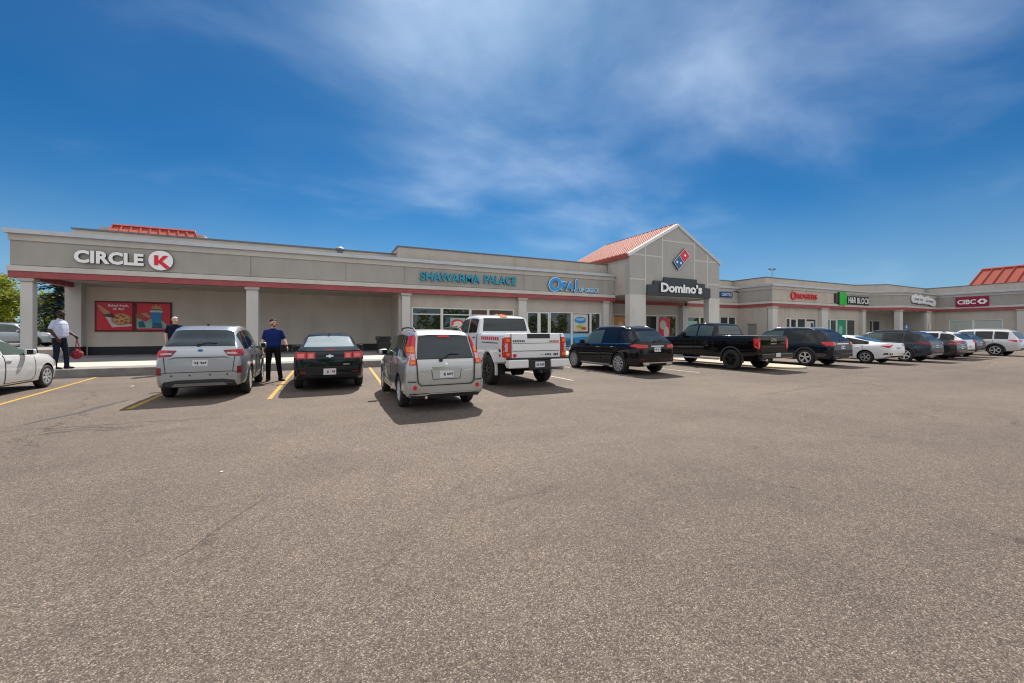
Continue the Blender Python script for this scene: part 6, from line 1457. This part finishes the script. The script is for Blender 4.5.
    bpy.context.view_layer.update(); dg = bpy.context.evaluated_depsgraph_get()
    me = bpy.data.meshes.new_from_object(tmp.evaluated_get(dg)); bpy.data.objects.remove(tmp); bpy.data.meshes.remove(me0)
    me.name = 'person'
    n = len(me.polygons); cen = np.empty(n*3); me.polygons.foreach_get('center', cen); cen = cen.reshape(-1, 3)
    tags = ['skin', 'shirt', 'trousers', 'shoe', 'eye', 'brow', 'lip', 'beard', 'watch']; best = np.full(n, 9.); idx = np.zeros(n, int)
    for a, b, r0, r1, t in caps:
        a_, b_ = np.array(a), np.array(b); ab = b_-a_; L2 = max(1e-9, ab.dot(ab)); tt = np.clip(((cen-a_)@ab)/L2, 0, 1); dd = np.linalg.norm(cen-(a_+tt[:, None]*ab), axis=1)-(r0+(r1-r0)*tt)
        if t in ('eye', 'brow', 'lip', 'watch'): dd = dd-(.0035 if t == 'watch' else .0)
        m = dd < best; best[m] = dd[m]; idx[m] = tags.index(t)
    me.materials.clear()
    for t in tags: me.materials.append(M[cloth[t]])
    me.polygons.foreach_set('material_index', idx.astype(np.int32)); me.polygons.foreach_set('use_smooth', [True]*n)
    o = bpy.data.objects.new('person', me); COL.objects.link(o); sc = height/1.80
    o.location = loc; o.rotation_euler = (0, 0, R(rz)); o.scale = (sc, sc, sc)
    WM[o.name] = Matrix.Translation(loc) @ Matrix.Rotation(R(rz), 4, 'Z') @ Matrix.Scale(sc, 4)
    tag(o, label, 'person', group)
    # hair: a shell over the skull
    bm = bmesh.new(); bmesh.ops.create_uvsphere(bm, u_segments=28, v_segments=18, radius=1.)
    kill = []
    for v in bm.verts:
        fr, up_, sd_ = v.co.y, v.co.z, v.co.x
        if up_ < (-.16+.66*max(0, fr)-.40*max(0, -fr)): kill.append(v)
    bmesh.ops.delete(bm, geom=kill, context='VERTS')
    rr = random.Random(3)
    for v in bm.verts:
        j = 1+.03*(rr.random()-.5); v.co = hd+u*.036-f*.006+s*(v.co.x*.090*j)+f*(v.co.y*.104*j)+u*(v.co.z*.094*j)
    ho = obj('hair', bm, cloth['hair'], o, local=True, smooth=60)
    return o

cl = lambda **k: dict(dict(eye='eye_dark', brow='hair_black', lip='lip', beard='beard_dark', watch='watch', shoe='shoe_black'), **k)
stand = dict(pelvis=(0, 0, .97), chest=(0, .01, 1.33), neck=(0, .0, 1.50), head=(0, -.02, 1.645), shl=(.182, .01, 1.405), shr=(-.182, .01, 1.405), hipl=(.095, 0, .93), hipr=(-.095, 0, .93))
# the man in blue: feet apart, right arm hanging, left arm swung out with a watch, face turned to his left
person('man in a dark blue polo shirt standing between the silver crossover and the dark sedan', (-1.42, 14.15, 0), -4, 1.93,
       dict(stand, elr=(-.255, .03, 1.16), wrr=(-.245, -.03, .92), ell=(.275, .02, 1.17), wrl=(.36, -.10, .98), knl=(.135, -.02, .50), knr=(-.12, -.01, .50), anl=(.175, .04, .085), anr=(-.13, .03, .085), toel=(.75, -.65, 0), toer=(-.1, -1, 0), face=(.62, -.78, -.04), palmr=(-1, .2, 0), palml=(.9, .3, .2), handr=(0, 0, -.5), handl=(.05, -.05, -.4), watch='l'),
       cl(skin='skin_light', shirt='shirt_blue', trousers='trousers_black', hair='hair_black'), heavy=.97, beard=True)
# the older man behind the silver crossover
person('older white-haired man in a navy shirt, half hidden behind the silver crossover', (-4.92, 18.35, .28), 8, 1.80,
       dict(stand, elr=(-.26, .03, 1.16), wrr=(-.25, -.04, .92), ell=(.26, .03, 1.16), wrl=(.25, -.05, .92), knl=(.11, -.01, .50), knr=(-.11, -.01, .50), anl=(.12, .03, .085), anr=(-.12, .03, .085), toel=(.2, -1, 0), toer=(-.2, -1, 0), face=(.45, -.9, 0), palmr=(-1, .2, 0), palml=(1, .2, 0)),
       cl(skin='skin_light', shirt='shirt_navy', trousers='trousers_black', hair='hair_white', brow='hair_white'), heavy=1.0)
# the man in white walking to the right with a bag
person('man in a white polo shirt walking along the kerb with a red bag', (-7.98, 18.40, .28), 82, 1.97,
       dict(stand, chest=(0, -.005, 1.33), neck=(0, -.01, 1.505), head=(0, -.035, 1.65), elr=(-.265, .06, 1.17), wrr=(-.245, -.10, .93), ell=(.25, -.02, 1.16), wrl=(.20, -.26, .99), knl=(.10, -.10, .52), knr=(-.10, -.0, .50), anl=(.10, -.12, .085), anr=(-.10, .05, .085), toel=(.05, -1, 0), toer=(0, -1, 0), face=(.05, -1, .22), palmr=(-1, -.1, 0), palml=(1, -.2, 0)),
       cl(skin='skin_dark', shirt='shirt_white', trousers='trousers_navy', hair='hair_black', lip='lip_dark', beard='hair_black'), heavy=1.12, beard=True)
# red bag hanging from his far hand
bag = thing('carry_bag', 'crumpled red carrier bag hanging from the hand of the man in white', 'bag', (-7.55, 18.60, .6))
bm = bmesh.new(); bmesh.ops.create_icosphere(bm, subdivisions=4, radius=1.)
from mathutils import noise as mnoise
for v in bm.verts:
    k = 1+.22*mnoise.noise(v.co*2.3)+.10*mnoise.noise(v.co*6); z = v.co.z
    v.co = Vector((-7.62+v.co.x*.15*k*(1-.25*max(0, z)), 18.60+v.co.y*.11*k, .74+z*.165*k))
obj('bag_body', bm, 'bag_red', bag, smooth=50)
bm = bmesh.new()
for dx in (-.10, .10): tube(bm, [(-7.62+dx*.7, 18.60, .85), (-7.62+dx*.4, 18.60, 1.03), (-7.63, 18.59, 1.24)], .013, 8)
obj('bag_handles', bm, 'bag_red', bag, smooth=50)

# ------------------------------------------------------------------ trees and greenery
def leafmat(name, c, trans=.25):
    m, nt, p = newmat(name); L = nt.links.new
    tc = N(nt, 'ShaderNodeTexCoord'); n = N(nt, 'ShaderNodeTexNoise'); n.inputs['Scale'].default_value = 1.6; n.inputs['Detail'].default_value = 5; L(tc.outputs['Object'], n.inputs['Vector'])
    r = ramp(nt, [(.3, tuple(x*.6 for x in c)), (.7, tuple(min(1, x*1.4) for x in c))]); L(n.outputs['Fac'], r.inputs['Fac']); L(r.outputs['Color'], p.inputs['Base Color'])
    p.inputs['Roughness'].default_value = .6
    t = N(nt, 'ShaderNodeBsdfTranslucent'); L(r.outputs['Color'], t.inputs['Color'])
    mx = N(nt, 'ShaderNodeMixShader'); mx.inputs[0].default_value = trans
    out = nt.nodes['Material Output']; L(p.outputs[0], mx.inputs[1]); L(t.outputs[0], mx.inputs[2]); L(mx.outputs[0], out.inputs['Surface'])
    return m
M['leaf_lime'] = leafmat('leaf_lime', (.34, .36, .03), .45); M['leaf_green'] = leafmat('leaf_green', (.14, .20, .025), .4); M['leaf_dark'] = leafmat('leaf_dark', (.030, .060, .018), .25)
M['needle_blue'] = leafmat('needle_blue', (.035, .068, .058), .12); M['needle_pale'] = leafmat('needle_pale', (.085, .13, .115), .12)
def leaves(bm, c, rad, n, size, q, nm=3):
    for _ in range(n):
        while True:
            d = Vector((q.uniform(-1, 1), q.uniform(-1, 1), q.uniform(-1, 1)))
            if .0 < d.length < 1: break
        d *= (.55+.45*q.random()); p = c+Vector((d.x*rad[0], d.y*rad[1], d.z*rad[2]))
        a = Vector((q.gauss(0, 1), q.gauss(0, 1), q.gauss(0, .6))).normalized(); b = a.orthogonal().normalized(); s = size*(.6+.8*q.random())
        f = bm.faces.new([bm.verts.new(p+x) for x in (a*s, b*s*.55, -a*s*.9, -b*s*.55)]); f.material_index = q.choice((0, 0, 0, 1, 1, 2)[:3+nm])
def tree(label, x, y, z0, h, r, mats, n=2600, seed=1, size=.17, group=None):
    q = random.Random(seed); t = thing('deciduous_tree', label, 'tree', (x, y, z0), group=group)
    bm = bmesh.new(); tube(bm, [(x, y, z0-.1), (x+.1, y, z0+h*.25), (x-.05, y+.1, z0+h*.5), (x, y, z0+h*.8)], [.16, .12, .08, .03], 10)
    lobes = []
    for k in range(13):
        a = q.uniform(0, 6.28); rr_ = r*q.uniform(.25, .75); zz = z0+h*q.uniform(.30, .92); lobes.append((Vector((x+rr_*math.cos(a)*(1.15-(zz-z0)/h*.6), y+rr_*math.sin(a)*(1.15-(zz-z0)/h*.6), zz)), r*q.uniform(.28, .48)))
        tube(bm, [(x, y, z0+h*.22+k*.12), tuple(lobes[-1][0])], [.05, .012], 6)
    obj('trunk', bm, 'tree_trunk', t, smooth=50)
    bm = bmesh.new()
    for c, lr in lobes: leaves(bm, c, (lr, lr, lr*.75), n//13, size, q)
    obj('crown', bm, mats, t, recalc=False); return t
tree('bright yellow-green leafy tree at the far left edge', -24.9, 48, .42, 5.7, 3.7, ['leaf_lime', 'leaf_green', 'leaf_lime'], 8000, 3, .16)
tree('low yellow-green tree showing between the corner column and the dark spruce', -22.6, 50, .42, 4.6, 2.3, ['leaf_lime', 'leaf_lime', 'leaf_green'], 3000, 5, .15)
tree('mid green bushy tree behind the silver-blue SUV at the left', -30.5, 55, .42, 6.0, 4.4, ['leaf_green', 'leaf_lime', 'leaf_dark'], 4200, 8, .2)
sp = thing('spruce_tree', 'dark blue-green spruce between the corner column and the end of the building', 'tree', (-20.3, 46.5, .42))
bm = bmesh.new(); tube(bm, [(-20.3, 46.5, .3), (-20.3, 46.5, 9.6)], [.17, .03], 10); obj('trunk', bm, 'tree_trunk', sp, smooth=50)
bm = bmesh.new(); q = random.Random(11)
for k in range(230):
    f = (k/230)**.9; z = .9+f*8.7; ln = (2.35*(1-f)+.25)*q.uniform(.75, 1.12); a = q.uniform(0, 6.28); dr = Vector((math.cos(a), math.sin(a), 0)); tn = Vector((-dr.y, dr.x, 0))
    for j in range(int(5+ln*9)):
        t_ = (j+.6)/(5+ln*9); p = Vector((-20.3, 46.5, z))+dr*ln*t_+Vector((0, 0, -.35*ln*t_*t_+.05*q.gauss(0, 1)))
        for s_ in (1, -1):
            e = (dr*.5+tn*s_*(.9-.3*t_)+Vector((0, 0, q.uniform(-.5, .1)))).normalized()*(.16+.22*(1-t_)*q.random()); w_ = e.cross(Vector((0, 0, 1))).normalized()*.05+Vector((0, 0, .02))
            f_ = bm.faces.new([bm.verts.new(p+v) for v in (w_, e*.6+w_*1.3, e, e*.6-w_*1.3, -w_)]); f_.material_index = 1 if (t_ > .75 and q.random() < .55) else 0
obj('crown', bm, ['needle_blue', 'needle_pale'], sp, recalc=False)
# distant tree belt beyond the left end of the plaza
q = random.Random(31); bm = bmesh.new()
for k in range(46):
    x = -150+k*3.6+q.uniform(-1, 1); y = 150+q.uniform(-8, 8); hh = q.uniform(5, 9)
    for j in range(3): leaves(bm, Vector((x+q.uniform(-1.5, 1.5), y+q.uniform(-1.5, 1.5), .4+hh*(.2+.24*j))), (2.8, 2.4, 2.1), 45, .6, q)
td = obj('distant_treeline', bm, ['leaf_green', 'leaf_dark', 'leaf_lime'], recalc=False); td['kind'] = 'stuff'; tag(td, 'far belt of trees on the horizon beyond the left end of the plaza', 'woods')
# woods across the road behind the camera: seen only mirrored in the shop windows
q = random.Random(21); bm = bmesh.new()
for k in range(70):
    x = -70+k*3.2+q.uniform(-1, 1); y = -62+q.uniform(-4, 4); hh = q.uniform(5, 10)
    for j in range(4): leaves(bm, Vector((x+q.uniform(-1.5, 1.5), y+q.uniform(-1.5, 1.5), hh*(.25+.2*j))), (2.4, 2.4, 1.9), 55, .55, q)
wd = obj('distant_woods', bm, ['leaf_lime', 'leaf_green', 'leaf_green'], recalc=False); wd['kind'] = 'stuff'; tag(wd, 'far belt of trees across the road, behind the viewer', 'woods')

# ------------------------------------------------------------------ small things
tb = thing('trash_bin', 'black waste bin standing in the shade by the inner corner of the blank wall', 'bin', (3.2, 25.1, .2))
bm = bmesh.new(); a_ = .36; bt = .31
vs = [bm.verts.new(p) for p in ((3.2-bt, 25.1-bt, .14), (3.2+bt, 25.1-bt, .14), (3.2+bt, 25.1+bt, .14), (3.2-bt, 25.1+bt, .14), (3.2-a_, 25.1-a_, 1.0), (3.2+a_, 25.1-a_, 1.0), (3.2+a_, 25.1+a_, 1.0), (3.2-a_, 25.1+a_, 1.0))]
for qd in ((0, 3, 2, 1), (4, 5, 6, 7), (0, 1, 5, 4), (1, 2, 6, 5), (2, 3, 7, 6), (3, 0, 4, 7)): bm.faces.new([vs[i] for i in qd])
bmesh.ops.bevel(bm, geom=bm.edges[:], offset=.03, segments=2, affect='EDGES'); obj('bin_body', bm, 'black', tb)
bm = bmesh.new(); box(bm, 2.79, 3.61, 24.69, 25.51, 1.003, 1.25, bev=.04); obj('bin_lid', bm, 'dark_trim', tb)
bm = bmesh.new(); box(bm, 2.9, 3.5, 24.68, 24.688, 1.07, 1.19); obj('bin_opening', bm, 'underbody', tb)
def scrap(x, y, z, s, seed, label, m='box_white'):
    q = random.Random(seed); bm = bmesh.new(); bmesh.ops.create_icosphere(bm, subdivisions=2, radius=1.)
    for v in bm.verts: v.co = Vector((x+v.co.x*s*q.uniform(.7, 1.2), y+v.co.y*s*q.uniform(.7, 1.2), z+s*.35+v.co.z*s*.35*q.uniform(.5, 1.2)))
    tag(obj('paper_scrap', bm, m), label, 'litter')
scrap(-5.15, 17.75, 0, .07, 2, 'crumpled white paper scrap lying on the asphalt at the foot of the kerb')
scrap(-1.0, 5.2, 0, .016, 3, 'tiny white paper scrap alone on the open asphalt')
scrap(-4.75, 14.3, 0, .05, 4, 'small pale paper scrap on the asphalt left of the silver crossover')
